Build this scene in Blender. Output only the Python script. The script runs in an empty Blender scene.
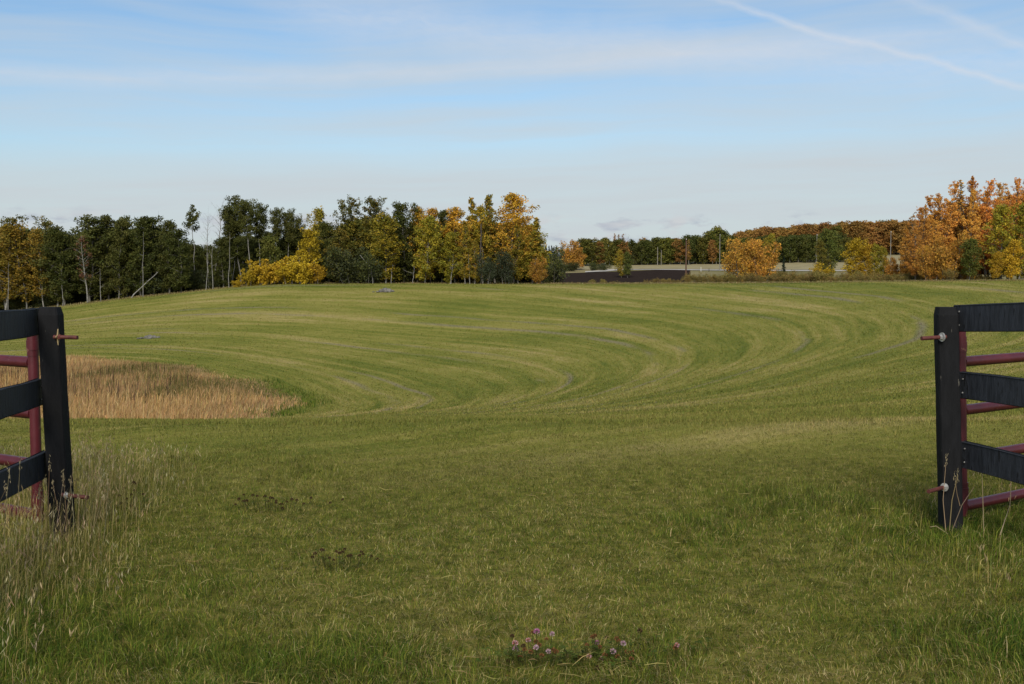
import bpy, bmesh, math, random
import numpy as np
from mathutils import Vector, Matrix

SC = bpy.context.scene
COL = SC.collection
RNG = np.random.default_rng(11)
random.seed(5)

# ------------------------------------------------------------------ camera model
F_PX, CX, CY = 1100.0, 512.0, 342.0
EYE = 1.6
TH = math.atan(67.0 / 1100.0)
CT, ST = math.cos(TH), math.sin(TH)


def slope_of(v):
    t = (CY - v) / F_PX
    return (t * CT - ST) / (CT + t * ST)


def at(u, v, Y):
    """world point seen at picture position (u, v) at distance Y"""
    dz = slope_of(v) * Y
    fwd = Y * CT - dz * ST
    return Vector(((u - CX) / F_PX * fwd, Y, EYE + dz))


# ------------------------------------------------------------------ terrain heights
UC = [-250, 0, 150, 290, 400, 512, 700, 860, 1024, 1280]
YK = [10, 12, 14, 20, 30, 45, 60, 80, 100, 130, 160, 172, 200, 250, 300, 350, 400, 450, 520, 700, 1000, 2000, 6000]
FL10, FL12 = None, None
VT = {
    -250: [0, 0, 421, 424, 428, 424, 403, 376, 354, 334, 324, 323, 330, 330, 322, 312, 304, 298, 292, 284, 279, 276, 275],
    0:    [0, 0, 421, 424, 428, 424, 402, 373, 349, 326, 313, 312, 317, 318, 312, 304, 296, 290, 286, 280, 277, 275, 275],
    150:  [0, 0, 421, 424, 428, 424, 402, 371, 346, 317, 297, 296, 302, 304, 300, 292, 284, 279, 276, 274, 273, 274, 275],
    290:  [0, 0, 421, 421.5, 422, 417, 400, 370, 344, 308, 285, 284, 290, 294, 290, 284, 278, 273, 270, 268, 270, 273, 275],
    400:  [0, 0, 421, 420, 418, 411, 395, 366, 340, 304, 284, 283.5, 289, 293, 288, 281, 275, 270, 268, 266, 268, 272, 275],
    512:  [0, 0, 421, 419, 415, 404, 387, 358, 334, 302, 284.5, 284, 288, 290, 284, 277, 271, 267, 264, 262, 264, 270, 275],
    700:  [0, 0, 420, 415, 405, 388, 370, 345, 323, 298, 284, 283.5, 286.5, 287, 281, 274, 268, 263.5, 259, 249, 248, 262, 275],
    860:  [0, 0, 419, 412, 398, 378, 358, 334, 315, 294, 282.5, 282, 284.5, 284, 279, 273, 267, 261, 256, 243, 240, 258, 275],
    1024: [0, 0, 418, 408, 392, 370, 351, 328, 310, 291, 281, 280.5, 283, 282, 277, 271, 265, 259, 254, 240, 238, 257, 275],
    1280: [0, 0, 416, 403, 384, 360, 342, 320, 304, 288, 280, 279.5, 282, 281, 276, 270, 264, 258, 253, 239, 238, 257, 275],
}


def pchip(xk, yk, x):
    xk, yk = np.asarray(xk, float), np.asarray(yk, float)
    h = np.diff(xk); d = np.diff(yk, axis=0) / (h if yk.ndim == 1 else h[:, None])
    m = np.zeros_like(yk)
    a, b = d[:-1], d[1:]
    w1 = (2 * h[1:] + h[:-1]); w2 = (h[1:] + 2 * h[:-1])
    if yk.ndim > 1: w1, w2 = w1[:, None], w2[:, None]
    same = (a * b) > 0
    with np.errstate(divide='ignore', invalid='ignore'):
        hm = (w1 + w2) / (w1 / a + w2 / b)
    m[1:-1] = np.where(same, hm, 0.0)
    m[0], m[-1] = d[0], d[-1]
    x = np.clip(x, xk[0], xk[-1])
    i = np.clip(np.searchsorted(xk, x) - 1, 0, len(xk) - 2)
    hh = h[i]; t = (x - xk[i]) / hh
    if yk.ndim > 1: hh, t = hh[:, None], t[:, None]
    h00 = 2*t**3 - 3*t**2 + 1; h10 = t**3 - 2*t**2 + t; h01 = -2*t**3 + 3*t**2; h11 = t**3 - t**2
    return h00*yk[i] + h10*hh*m[i] + h01*yk[i+1] + h11*hh*m[i+1]


_zk = []
for uc in UC:
    row = []
    for Y, v in zip(YK, VT[uc]):
        row.append(-EYE / Y if v == 0 else slope_of(v))
    _zk.append(row)
_zk = np.array(_zk).T                                  # [Y, u] slopes
_LY = np.linspace(math.log(10), math.log(6000), 700)
_tab = pchip(np.log(YK), _zk, _LY)                      # [700, u]
_UU = np.linspace(-250, 1280, 307)
_tab = pchip(UC, _tab.T, _UU).T                         # [700, 307]


def vnoise(x, y, seed=0):
    """smooth value noise in [0,1]"""
    xi, yi = np.floor(x).astype(np.int64), np.floor(y).astype(np.int64)
    fx, fy = x - xi, y - yi
    fx = fx*fx*(3-2*fx); fy = fy*fy*(3-2*fy)
    def hsh(a, b):
        n = (a * 374761393 + b * 668265263 + seed * 1442695041) & 0x7fffffff
        n = ((n ^ (n >> 13)) * 1274126177) & 0x7fffffff
        return ((n ^ (n >> 16)) & 0xffff) / 65535.0
    return (hsh(xi, yi)*(1-fx) + hsh(xi+1, yi)*fx)*(1-fy) + (hsh(xi, yi+1)*(1-fx) + hsh(xi+1, yi+1)*fx)*fy


def ground(X, Y):
    X = np.asarray(X, float); Y = np.asarray(Y, float)
    u = np.clip(CX + F_PX * X / np.maximum(Y, 4.0), -249.9, 1279.9)
    ly = np.log(np.clip(Y, 10.0, 5999.0))
    a = (ly - _LY[0]) / (_LY[1] - _LY[0]); ia = np.clip(a.astype(int), 0, 698); fa = a - ia
    b = (u - _UU[0]) / (_UU[1] - _UU[0]); ib = np.clip(b.astype(int), 0, 305); fb = b - ib
    s = (_tab[ia, ib]*(1-fb) + _tab[ia, ib+1]*fb)*(1-fa) + (_tab[ia+1, ib]*(1-fb) + _tab[ia+1, ib+1]*fb)*fa
    z = np.where(Y > 10, EYE + s * np.maximum(Y, 10), 0.0)
    n = (vnoise(X*.9, Y*.9, 1) - .5)*.05 + (vnoise(X*.23, Y*.23, 2) - .5)*.10
    fade = np.clip(1.5 - np.abs(Y - 8)/12, 0.25, 1)
    return z + n * fade


def gz(x, y): return float(ground(np.array([x]), np.array([y]))[0])


def hollow_ring(X, Y):
    yy = np.where(Y > 46, (Y - 46.0)/45.0, (46.0 - Y)/26.0); xx = np.abs(X + 39.0)/28.4
    return ((xx**1.75 + yy**1.75)**(1/1.75) - 1)*27.0


def hollow(X, Y):
    """negative inside the unmown hollow, metres from its rim"""
    w = (vnoise(X*.25, Y*.25, 8)-.5)*1.8 + (vnoise(X*.9, Y*.9, 18)-.5)*.8
    return np.maximum(hollow_ring(X, Y) + w, 40.0 - Y)


# rounds of the mower: nested rounds that close up below the hollow and open out over the hill
R0 = 14.0; SH = .90; DV = np.array([-.38, .925]); C0 = np.array([-17.0, 42.0]) + R0*DV


def rounds(X, Y):
    qx, qy = X - C0[0], Y - C0[1]
    w = (vnoise(X*.05, Y*.05, 5) - .5)*1.6 + (vnoise(X*.2, Y*.2, 6)-.5)*.5
    A = 1 - SH*SH; B = 2*R0 + 2*SH*(qx*DV[0] + qy*DV[1]); Cc = R0*R0 - qx*qx - qy*qy
    g = (-B + np.sqrt(np.maximum(B*B - 4*A*Cc, 0))) / (2*A)
    ang = np.arctan2(qy - SH*g*DV[1], qx - SH*g*DV[0]) * (R0 + np.clip(g, 0, 60))
    g1 = 22*np.log(1 + np.maximum(g, -10)/22)
    g2 = hollow_ring(X, Y)
    g2 = 30*np.log(1 + np.maximum(g2, -10)/30)
    k = np.clip((g2 - 3)/20, 0, 1)*np.clip((X + 50)/40, 0, 1); k = k*k*(3-2*k)
    return g1*k + g2*(1-k) + w*.5, ang


# ------------------------------------------------------------------ materials
def mat(name):
    m = bpy.data.materials.new(name); m.use_nodes = True
    nt = m.node_tree; nt.nodes.clear()
    return m, nt, nt.nodes, nt.links


def N(nodes, t, **kw):
    n = nodes.new(t)
    for k, v in kw.items():
        if k == 'op': n.operation = v
        elif k in ('i0', 'i1', 'i2'): n.inputs[int(k[1])].default_value = v
        else: setattr(n, k, v)
    return n


def ramp(nodes, stops, interp='LINEAR'):
    r = nodes.new('ShaderNodeValToRGB'); r.color_ramp.interpolation = interp
    el = r.color_ramp.elements
    while len(el) < len(stops): el.new(.5)
    for e, (p, c) in zip(el, stops):
        e.position = p
        e.color = (*c, 1) if isinstance(c, tuple) else (c, c, c, 1)
    return r


def mixc(nodes, links, fac, a, b, blend='MIX'):
    m = nodes.new('ShaderNodeMix'); m.data_type = 'RGBA'; m.blend_type = blend
    for sock, val in ((m.inputs[0], fac), (m.inputs[6], a), (m.inputs[7], b)):
        if isinstance(val, (int, float)): sock.default_value = val
        elif isinstance(val, tuple): sock.default_value = (*val, 1)
        else: links.new(val, sock)
    return m.outputs[2]


def mth(nodes, links, op, a, b=None, c=None, clamp=False):
    m = nodes.new('ShaderNodeMath'); m.operation = op; m.use_clamp = clamp
    for k, val in enumerate((a, b, c)):
        if val is None: continue
        if isinstance(val, (int, float)): m.inputs[k].default_value = val
        else: links.new(val, m.inputs[k])
    return m.outputs[0]


def noise(nodes, links, vec, scale, detail=3, rough=.55, dims='3D', dist=0):
    n = nodes.new('ShaderNodeTexNoise'); n.noise_dimensions = dims
    n.inputs['Scale'].default_value = scale; n.inputs['Detail'].default_value = detail
    n.inputs['Roughness'].default_value = rough; n.inputs['Distortion'].default_value = dist
    if vec is not None: links.new(vec, n.inputs['Vector'])
    return n.outputs[0]


def foliage_mat(name, trans=.3, rough=.6, objvar=None, spec=.2):
    """colour comes from the 'Col' colour attribute of each blade or leaf"""
    m, nt, n, l = mat(name)
    a = N(n, 'ShaderNodeAttribute', attribute_name='Col')
    col = a.outputs['Color']
    if objvar:
        oi = n.new('ShaderNodeObjectInfo')
        hs = n.new('ShaderNodeHueSaturation')
        mr = n.new('ShaderNodeMapRange'); mr.inputs[3].default_value = .5 - objvar[0]; mr.inputs[4].default_value = .5 + objvar[0]
        l.new(oi.outputs['Random'], mr.inputs[0]); l.new(mr.outputs[0], hs.inputs['Hue'])
        r2 = mth(n, l, 'FRACT', mth(n, l, 'MULTIPLY', oi.outputs['Random'], 17.3))
        mr2 = n.new('ShaderNodeMapRange'); mr2.inputs[3].default_value = 1 - objvar[1]; mr2.inputs[4].default_value = 1 + objvar[1]
        l.new(r2, mr2.inputs[0]); l.new(mr2.outputs[0], hs.inputs['Value'])
        l.new(col, hs.inputs['Color']); col = hs.outputs[0]
    p = n.new('ShaderNodeBsdfPrincipled'); p.inputs['Roughness'].default_value = rough
    p.inputs['Specular IOR Level'].default_value = spec
    t = n.new('ShaderNodeBsdfTranslucent'); mx = n.new('ShaderNodeMixShader'); mx.inputs[0].default_value = trans
    l.new(col, p.inputs['Base Color']); l.new(col, t.inputs['Color'])
    l.new(p.outputs[0], mx.inputs[1]); l.new(t.outputs[0], mx.inputs[2])
    o = n.new('ShaderNodeOutputMaterial'); l.new(mx.outputs[0], o.inputs[0])
    return m


M = {}
M['grass'] = foliage_mat('grass_blades', .32, .7, None, .08)
M['leaf'] = foliage_mat('leaves', .38, .6, (.010, .20), .12)


def simple(name, c1, c2, scale, rough=.8, stretch=(1, 1, 1), bump=.0, metallic=0, spec=.3, rough2=None, speck=None):
    m, nt, n, l = mat(name)
    tc = n.new('ShaderNodeTexCoord'); mp = n.new('ShaderNodeMapping'); mp.inputs['Scale'].default_value = stretch
    l.new(tc.outputs['Object'], mp.inputs[0])
    nz = noise(n, l, mp.outputs[0], scale, 6, .62)
    r = ramp(n, [(.32, c1), (.68, c2)]); l.new(nz, r.inputs[0])
    col = r.outputs[0]
    if speck:
        s = noise(n, l, mp.outputs[0], speck[0], 3, .6); rr = ramp(n, [(speck[1], 0.0), (speck[1]+.03, 1.0)]); l.new(s, rr.inputs[0])
        col = mixc(n, l, rr.outputs[0], col, speck[2])
    p = n.new('ShaderNodeBsdfPrincipled'); l.new(col, p.inputs['Base Color'])
    p.inputs['Roughness'].default_value = rough; p.inputs['Metallic'].default_value = metallic
    p.inputs['Specular IOR Level'].default_value = spec
    if rough2:
        rg = n.new('ShaderNodeMapRange'); rg.inputs[3].default_value = rough; rg.inputs[4].default_value = rough2
        l.new(nz, rg.inputs[0]); l.new(rg.outputs[0], p.inputs['Roughness'])
    if bump:
        b = n.new('ShaderNodeBump'); b.inputs['Strength'].default_value = bump; b.inputs['Distance'].default_value = .02
        l.new(nz, b.inputs['Height']); l.new(b.outputs[0], p.inputs['Normal'])
    o = n.new('ShaderNodeOutputMaterial'); l.new(p.outputs[0], o.inputs[0])
    return m


M['bark_pale'] = simple('pale_aspen_bark', (.075, .07, .06), (.23, .215, .19), 1.2, stretch=(1, 1, 3))
M['bark_grey'] = simple('grey_bark', (.05, .045, .038), (.16, .145, .12), 1.5, stretch=(2, 2, 1))
M['bark_dark'] = simple('dark_bark', (.02, .016, .013), (.06, .045, .035), 2, stretch=(2, 2, 1))
M['post'] = simple('black_painted_post', (.0026, .0026, .003), (.0072, .0072, .008), 7, .7, (6, 6, 1), .35, spec=.15, rough2=.9, speck=(9, .70, (.075, .068, .055)))
M['rail'] = simple('black_painted_board', (.008, .0088, .011), (.024, .027, .034), 5, .5, (3, 6, 1.2), .4, spec=.3, rough2=.8, speck=(5, .62, (.005, .005, .006)))
M['red'] = simple('maroon_gate_paint', (.046, .0058, .0085), (.074, .0105, .0145), 6, .3, (1, 1, 1), .03, spec=.4, rough2=.5, speck=(14, .70, (.14, .06, .04)))
M['rust'] = simple('rusty_red_steel', (.050, .014, .012), (.095, .027, .021), 30, .6, bump=.1)
M['zinc'] = simple('galvanised_steel', (.30, .29, .28), (.5, .49, .47), 30, .42, metallic=.6)
M['tanplate'] = simple('weathered_tan_plate', (.17, .12, .055), (.30, .22, .11), 40, .8)
M['rock'] = simple('field_stone', (.06, .056, .05), (.15, .138, .12), 2.2, .9, bump=.5)
M['polewood'] = simple('brown_pole_wood', (.055, .028, .018), (.10, .055, .035), 1.5, .85, (3, 3, .4))
M['polegrey'] = simple('grey_pole_wood', (.11, .10, .08), (.20, .18, .15), 1.5, .85, (3, 3, .4))
M['steel'] = simple('mast_steel', (.2, .2, .21), (.3, .3, .31), 2, .5, metallic=.3)
M['white'] = simple('white_marker_paint', (.6, .6, .58), (.78, .78, .75), 3, .6)
M['plough'] = simple('black_ploughed_soil', (.012, .009, .008), (.034, .025, .021), .5, 1.0, (1, 5, 1), .6, spec=0.0)
M['road'] = simple('pale_gravel', (.25, .23, .20), (.38, .355, .32), .3, .95)
M['stubble'] = simple('dry_stubble', (.14, .12, .055), (.26, .21, .108), .16, .95, (1, 4, 1))
M['hay'] = simple('cropped_hay', (.13, .105, .05), (.22, .175, .085), .12, .95, (1, 4, 1))


def field_colour(n, l):
    """colour of the mown sward: swaths, mower strips, wheel tracks (from the attributes g and ang)"""
    def attr(nm): return N(n, 'ShaderNodeAttribute', attribute_name=nm).outputs['Fac']
    g, ang = attr('g'), attr('ang')
    geo = n.new('ShaderNodeNewGeometry'); pos = geo.outputs['Position']
    def gv(fg, fa, off=0.0):
        c = n.new('ShaderNodeCombineXYZ')
        l.new(mth(n, l, 'MULTIPLY', g, fg), c.inputs[0]); l.new(mth(n, l, 'MULTIPLY', ang, fa), c.inputs[1]); c.inputs[2].default_value = off
        return c.outputs[0]
    cen = lambda x, k: mth(n, l, 'MULTIPLY', mth(n, l, 'SUBTRACT', x, .5), k)
    s1 = noise(n, l, gv(.30, .010), 1.0, 2, .6)               # broad swaths
    s2 = noise(n, l, gv(1.35, .028, 7), 1.0, 4, .65)           # mower strips
    s3 = noise(n, l, gv(5.0, .22, 3), 1.0, 3, .6)             # fine streaks
    n1 = noise(n, l, pos, .09, 4, .6)
    n2 = noise(n, l, pos, 1.6, 5, .7)
    f = mth(n, l, 'ADD', cen(s1, .85), cen(s2, 1.0))
    f = mth(n, l, 'ADD', f, cen(n1, .55)); f = mth(n, l, 'ADD', f, cen(s3, .40)); f = mth(n, l, 'ADD', f, cen(n2, .35))
    f = mth(n, l, 'ADD', f, .5)
    r = ramp(n, [(.24, FIELD[0]), (.44, FIELD[1]), (.58, FIELD[2]), (.80, FIELD[3])])
    l.new(f, r.inputs[0])
    col = r.outputs[0]
    trk = None
    tn = noise(n, l, gv(.3, .035, 11), 1.0, 3, .6)
    for gk, w in ((4.6, .26), (6.0, .2), (11.2, .28), (12.7, .22), (17.6, .34), (19.3, .26), (25.5, .32), (31, .35), (32.6, .3), (38, .4), (39.6, .3)):
        d = mth(n, l, 'ABSOLUTE', mth(n, l, 'SUBTRACT', g, gk))
        k = mth(n, l, 'SUBTRACT', 1.0, mth(n, l, 'DIVIDE', d, w), clamp=True)
        trk = k if trk is None else mth(n, l, 'MAXIMUM', trk, k)
    tr = ramp(n, [(.46, 0.0), (.58, .7)]); l.new(tn, tr.inputs[0])
    col = mixc(n, l, mth(n, l, 'MULTIPLY', trk, tr.outputs[0]), col, (.155, .130, .095))
    return col, s3, pos, attr


FIELD = [(.080, .096, .014), (.126, .127, .023), (.168, .153, .035), (.245, .196, .072)]


def ground_mat():
    m, nt, n, l = mat('mown_field')
    col, s3, pos, attr = field_colour(n, l)
    near, slough, rough = attr('near'), attr('slough'), attr('far')
    # unmown turf close to the gateway: thatch and soil under the blades
    nn = noise(n, l, pos, 9.0, 5, .7)
    rn = ramp(n, [(.35, (.050, .056, .008)), (.52, (.10, .095, .018)), (.70, (.165, .135, .042))]); l.new(nn, rn.inputs[0])
    col = mixc(n, l, near, col, rn.outputs[0])
    ns = noise(n, l, pos, .8, 4, .6)
    rs = ramp(n, [(.35, (.16, .10, .042)), (.65, (.28, .185, .085))]); l.new(ns, rs.inputs[0])
    col = mixc(n, l, slough, col, rs.outputs[0])
    nf = noise(n, l, pos, .02, 4, .6)
    rf = ramp(n, [(.35, (.10, .092, .035)), (.6, (.18, .15, .075))]); l.new(nf, rf.inputs[0])
    col = mixc(n, l, rough, col, rf.outputs[0])
    p = n.new('ShaderNodeBsdfPrincipled'); p.inputs['Roughness'].default_value = .95; p.inputs['Specular IOR Level'].default_value = .05
    l.new(col, p.inputs['Base Color'])
    b = n.new('ShaderNodeBump'); b.inputs['Strength'].default_value = .6; b.inputs['Distance'].default_value = .08
    hb = mth(n, l, 'ADD', noise(n, l, pos, 6.0, 5, .75), mth(n, l, 'MULTIPLY', s3, .5))
    l.new(hb, b.inputs['Height']); l.new(b.outputs[0], p.inputs['Normal'])
    o = n.new('ShaderNodeOutputMaterial'); l.new(p.outputs[0], o.inputs[0])
    return m


def mown_mat():
    m, nt, n, l = mat('mown_blades')
    col, s3, pos, attr = field_colour(n, l)
    a = N(n, 'ShaderNodeAttribute', attribute_name='Col')
    col = mixc(n, l, 1.0, col, a.outputs['Color'], 'MULTIPLY')
    p = n.new('ShaderNodeBsdfPrincipled'); p.inputs['Roughness'].default_value = .7; p.inputs['Specular IOR Level'].default_value = .15
    t = n.new('ShaderNodeBsdfTranslucent'); mx = n.new('ShaderNodeMixShader'); mx.inputs[0].default_value = .3
    l.new(col, p.inputs['Base Color']); l.new(col, t.inputs['Color']); l.new(p.outputs[0], mx.inputs[1]); l.new(t.outputs[0], mx.inputs[2])
    o = n.new('ShaderNodeOutputMaterial'); l.new(mx.outputs[0], o.inputs[0])
    return m


M['mown'] = mown_mat()
M['ground'] = ground_mat()


# ------------------------------------------------------------------ object helpers
def np_mesh(name, verts, faces_list, material, col=None, smooth=False):
    """faces_list: list of int arrays (n, k) with k = 3 or 4"""
    me = bpy.data.meshes.new(name)
    verts = np.asarray(verts, np.float32)
    me.vertices.add(len(verts)); me.vertices.foreach_set('co', verts.ravel())
    idx = np.concatenate([f.ravel() for f in faces_list]).astype(np.int32)
    tot = np.concatenate([np.full(len(f), f.shape[1], np.int32) for f in faces_list])
    start = np.concatenate([[0], np.cumsum(tot)[:-1]]).astype(np.int32)
    me.loops.add(len(idx)); me.loops.foreach_set('vertex_index', idx)
    me.polygons.add(len(tot)); me.polygons.foreach_set('loop_start', start); me.polygons.foreach_set('loop_total', tot)
    if smooth: me.polygons.foreach_set('use_smooth', np.ones(len(tot), bool))
    me.update(calc_edges=True)
    if col is not None:
        a = me.color_attributes.new('Col', 'FLOAT_COLOR', 'POINT')
        c = np.ones((len(verts), 4), np.float32); c[:, :3] = col
        a.data.foreach_set('color', c.ravel())
    if material: me.materials.append(material)
    return me


def link(name, me, parent=None, kind=None):
    o = bpy.data.objects.new(name, me); COL.objects.link(o)
    if parent: o.parent = parent
    if kind: o['kind'] = kind
    return o


def tag(o, label, cat, group=None, kind=None):
    o['label'] = label; o['category'] = cat
    if group: o['group'] = group
    if kind: o['kind'] = kind
    return o


def thing(name, label, cat, loc=(0, 0, 0), group=None):
    o = bpy.data.objects.new(name, None); COL.objects.link(o)
    o.location = loc; o.empty_display_size = .1
    return tag(o, label, cat, group)


def bm_obj(name, bm, material, parent=None, smooth=False):
    bmesh.ops.recalc_face_normals(bm, faces=bm.faces)
    me = bpy.data.meshes.new(name); bm.to_mesh(me); bm.free()
    if smooth:
        for p in me.polygons: p.use_smooth = True
    me.materials.append(material)
    return link(name, me, parent)


def tube_arrays(pts, radii, n=6):
    """tapered tube along pts; returns verts, quads"""
    pts = np.asarray(pts, float); radii = np.asarray(radii, float)
    tang = np.gradient(pts, axis=0); tang /= np.linalg.norm(tang, axis=1)[:, None] + 1e-9
    ref = np.array([0.31, .95, .05]) if abs(tang[0][2]) > .7 else np.array([0, 0, 1.0])
    a = np.cross(tang, ref); a /= np.linalg.norm(a, axis=1)[:, None] + 1e-9
    b = np.cross(tang, a)
    th = np.arange(n) / n * 2 * math.pi
    v = pts[:, None, :] + radii[:, None, None] * (a[:, None, :]*np.cos(th)[None, :, None] + b[:, None, :]*np.sin(th)[None, :, None])
    k = len(pts); q = []
    for i in range(k - 1):
        for j in range(n):
            q.append((i*n + j, i*n + (j+1) % n, (i+1)*n + (j+1) % n, (i+1)*n + j))
    return v.reshape(-1, 3), np.array(q, int)


class Acc:
    def __init__(s): s.v, s.q, s.n = [], [], 0
    def tube(s, pts, radii, n=6):
        v, q = tube_arrays(pts, radii, n); s.v.append(v); s.q.append(q + s.n); s.n += len(v)
    def mesh(s, name, m, smooth=True): return np_mesh(name, np.concatenate(s.v), [np.concatenate(s.q)], m, smooth=smooth)


# ------------------------------------------------------------------ trees
GREEN_D = [(.044, .053, .012), (.068, .074, .016), (.096, .092, .020)]
GREEN_M = [(.060, .076, .014), (.085, .094, .018), (.115, .108, .022)]
GREYGR = [(.040, .052, .024), (.055, .066, .032), (.048, .052, .026)]
OLIVE = [(.110, .100, .017), (.17, .135, .020), (.090, .090, .017), (.22, .150, .020)]
YELLOW = [(.44, .285, .018), (.35, .225, .017), (.50, .34, .028), (.27, .185, .017)]
YGREEN = [(.19, .175, .020), (.27, .205, .020), (.14, .140, .020), (.36, .24, .022)]
ORANGE = [(.48, .235, .028), (.40, .190, .026), (.54, .300, .036), (.35, .195, .028)]
RUST = [(.44, .200, .036), (.36, .165, .034), (.51, .245, .042), (.30, .175, .034)]
BROWN = [(.14, .075, .03), (.11, .065, .03), (.19, .10, .035), (.10, .08, .03)]


def profile(kind, t):
    if kind == 'spire': return (1 - t)**.75 * (.55 + .45*min(1, t/.18)) + .06
    if kind == 'oval': return math.sin(math.pi*min(1, .14 + t*.84))**.75
    if kind == 'top': return (math.sin(math.pi*min(1, .08 + t*.80))**.6) * (.72 + .28*t)
    if kind == 'column': return min(1, .55 + t*1.6) * (1 - max(0, t-.55)/.45)**.55 + .08
    if kind == 'bush': return max(.12, math.sqrt(max(0, 1 - t*t*.96)))
    if kind == 'cone': return (1 - t)**.95 + .04
    return 1


def build_tree(seed, H, base, R, prof, pal, nl=2600, leaf=.26, clump=.5, up=.55, tr=.14, nlimb=34, bark='bark_grey', stems=1, bare=0.0, droop=0):
    rs = np.random.default_rng(seed)
    A = Acc()
    cen, cr = [], []
    for s in range(stems):
        k = 9
        zz = np.linspace(0, 1, k)
        wob = np.cumsum(rs.normal(0, .012, (k, 2)), axis=0) * H
        off = np.array([0, 0.]) if stems == 1 else rs.normal(0, R*.28, 2)
        lean = rs.normal(0, .03, 2) * H if stems == 1 else off*1.2
        Hs = H * (1 if s == 0 else rs.uniform(.65, .98))
        P = np.stack([off[0] + wob[:, 0] + lean[0]*zz, off[1] + wob[:, 1] + lean[1]*zz, zz*Hs*.97 - (.25)*(zz == 0)], 1)
        A.tube(P, tr*(1-.9*zz)/math.sqrt(stems) + .012, 6)
        nlb = max(3, int(nlimb/stems))
        for i in range(nlb):
            t = (i + rs.uniform(0, 1)) / nlb
            hf = base + (1-base)*t*.97
            p0 = np.array([np.interp(hf, zz, P[:, c]) for c in range(3)])
            az = i*2.4 + rs.uniform(-.6, .6)
            L = R*profile(prof, t)*rs.uniform(.5, 1.25)/(1 if stems == 1 else 1.25)/(1 if up < 1 else 1.25)
            if L < .15: L = .15
            uu = up*rs.uniform(.6, 1.4) * (1 if t < .8 else 1.6)
            d = np.array([math.cos(az), math.sin(az), uu - droop])
            end = p0 + d*L
            mid = p0 + d*L*.5 + np.array([0, 0, L*(.08 if not droop else .02)]) + rs.normal(0, .05, 3)*L
            r0 = tr*.34*(1-.75*hf)/math.sqrt(stems) + .006
            A.tube([p0, mid, end], [r0, r0*.6, .006], 4)
            nb = 2 if L > .8 else 1
            for b in range(nb):
                f = rs.uniform(.35, .85); q0 = p0*(1-f)+end*f
                q1 = q0 + (d*.35 + rs.normal(0, .35, 3)) * L * .5
                A.tube([q0, q1], [r0*.45, .004], 3)
                if rs.uniform() > bare: cen.append(q1); cr.append(clump*rs.uniform(.6, 1.1)*(1 - .6*t if prof in ('spire', 'cone') else 1))
            if rs.uniform() > bare:
                for f in (.45, .75, 1.0):
                    if f*L < .25*R*.6 and L > .6: continue
                    cen.append(p0*(1-f) + end*f + rs.normal(0, .12, 3)*min(L, 1.5)); cr.append(clump*rs.uniform(.7, 1.25)*(1 - .6*t if prof in ('spire', 'cone') else 1))
        cen.append(P[-1]); cr.append(clump*(.28 if prof in ('spire', 'cone') else .6))
    trunk = A.mesh('trunk', M[bark])
    crown = None
    if nl > 0:
        cen = np.array(cen); cr = np.array(cr)
        w = cr**2; w = w/w.sum()
        ci = rs.choice(len(cen), nl, p=w)
        off = rs.normal(0, 1, (nl, 3)); rr = np.linalg.norm(off, axis=1)[:, None]
        off = off/rr*np.minimum(rr, 1.9)*.62
        c = cen[ci] + off*cr[ci][:, None]*np.array([1, 1, .82])
        c[:, 2] = np.maximum(c[:, 2], .12)
        n1 = rs.normal(0, 1, (nl, 3)); n1 /= np.linalg.norm(n1, axis=1)[:, None]
        n2 = np.cross(n1, rs.normal(0, 1, (nl, 3))); n2 /= np.linalg.norm(n2, axis=1)[:, None]
        sz = leaf*rs.uniform(.55, 1.2, nl)[:, None]
        V = np.stack([c - n1*sz*.55, c + n2*sz*.36 - n1*sz*.05, c + n1*sz*.6, c - n2*sz*.36 + n1*sz*.05], 1)
        pal = np.array(pal)
        ck = pal[rs.integers(0, len(pal), len(cen))]
        lk = pal[rs.integers(0, len(pal), nl)]
        col = ck[ci]*.5 + lk*.5
        col = col*rs.uniform(.78, 1.22, nl)[:, None]
        crown = np_mesh('crown', V.reshape(-1, 3), [np.arange(nl*4).reshape(-1, 4)], M['leaf'], np.repeat(col, 4, axis=0))
    top = H if nl == 0 else float(np.percentile(V[:, :, 2], 99.6))
    return trunk, crown, top


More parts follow.
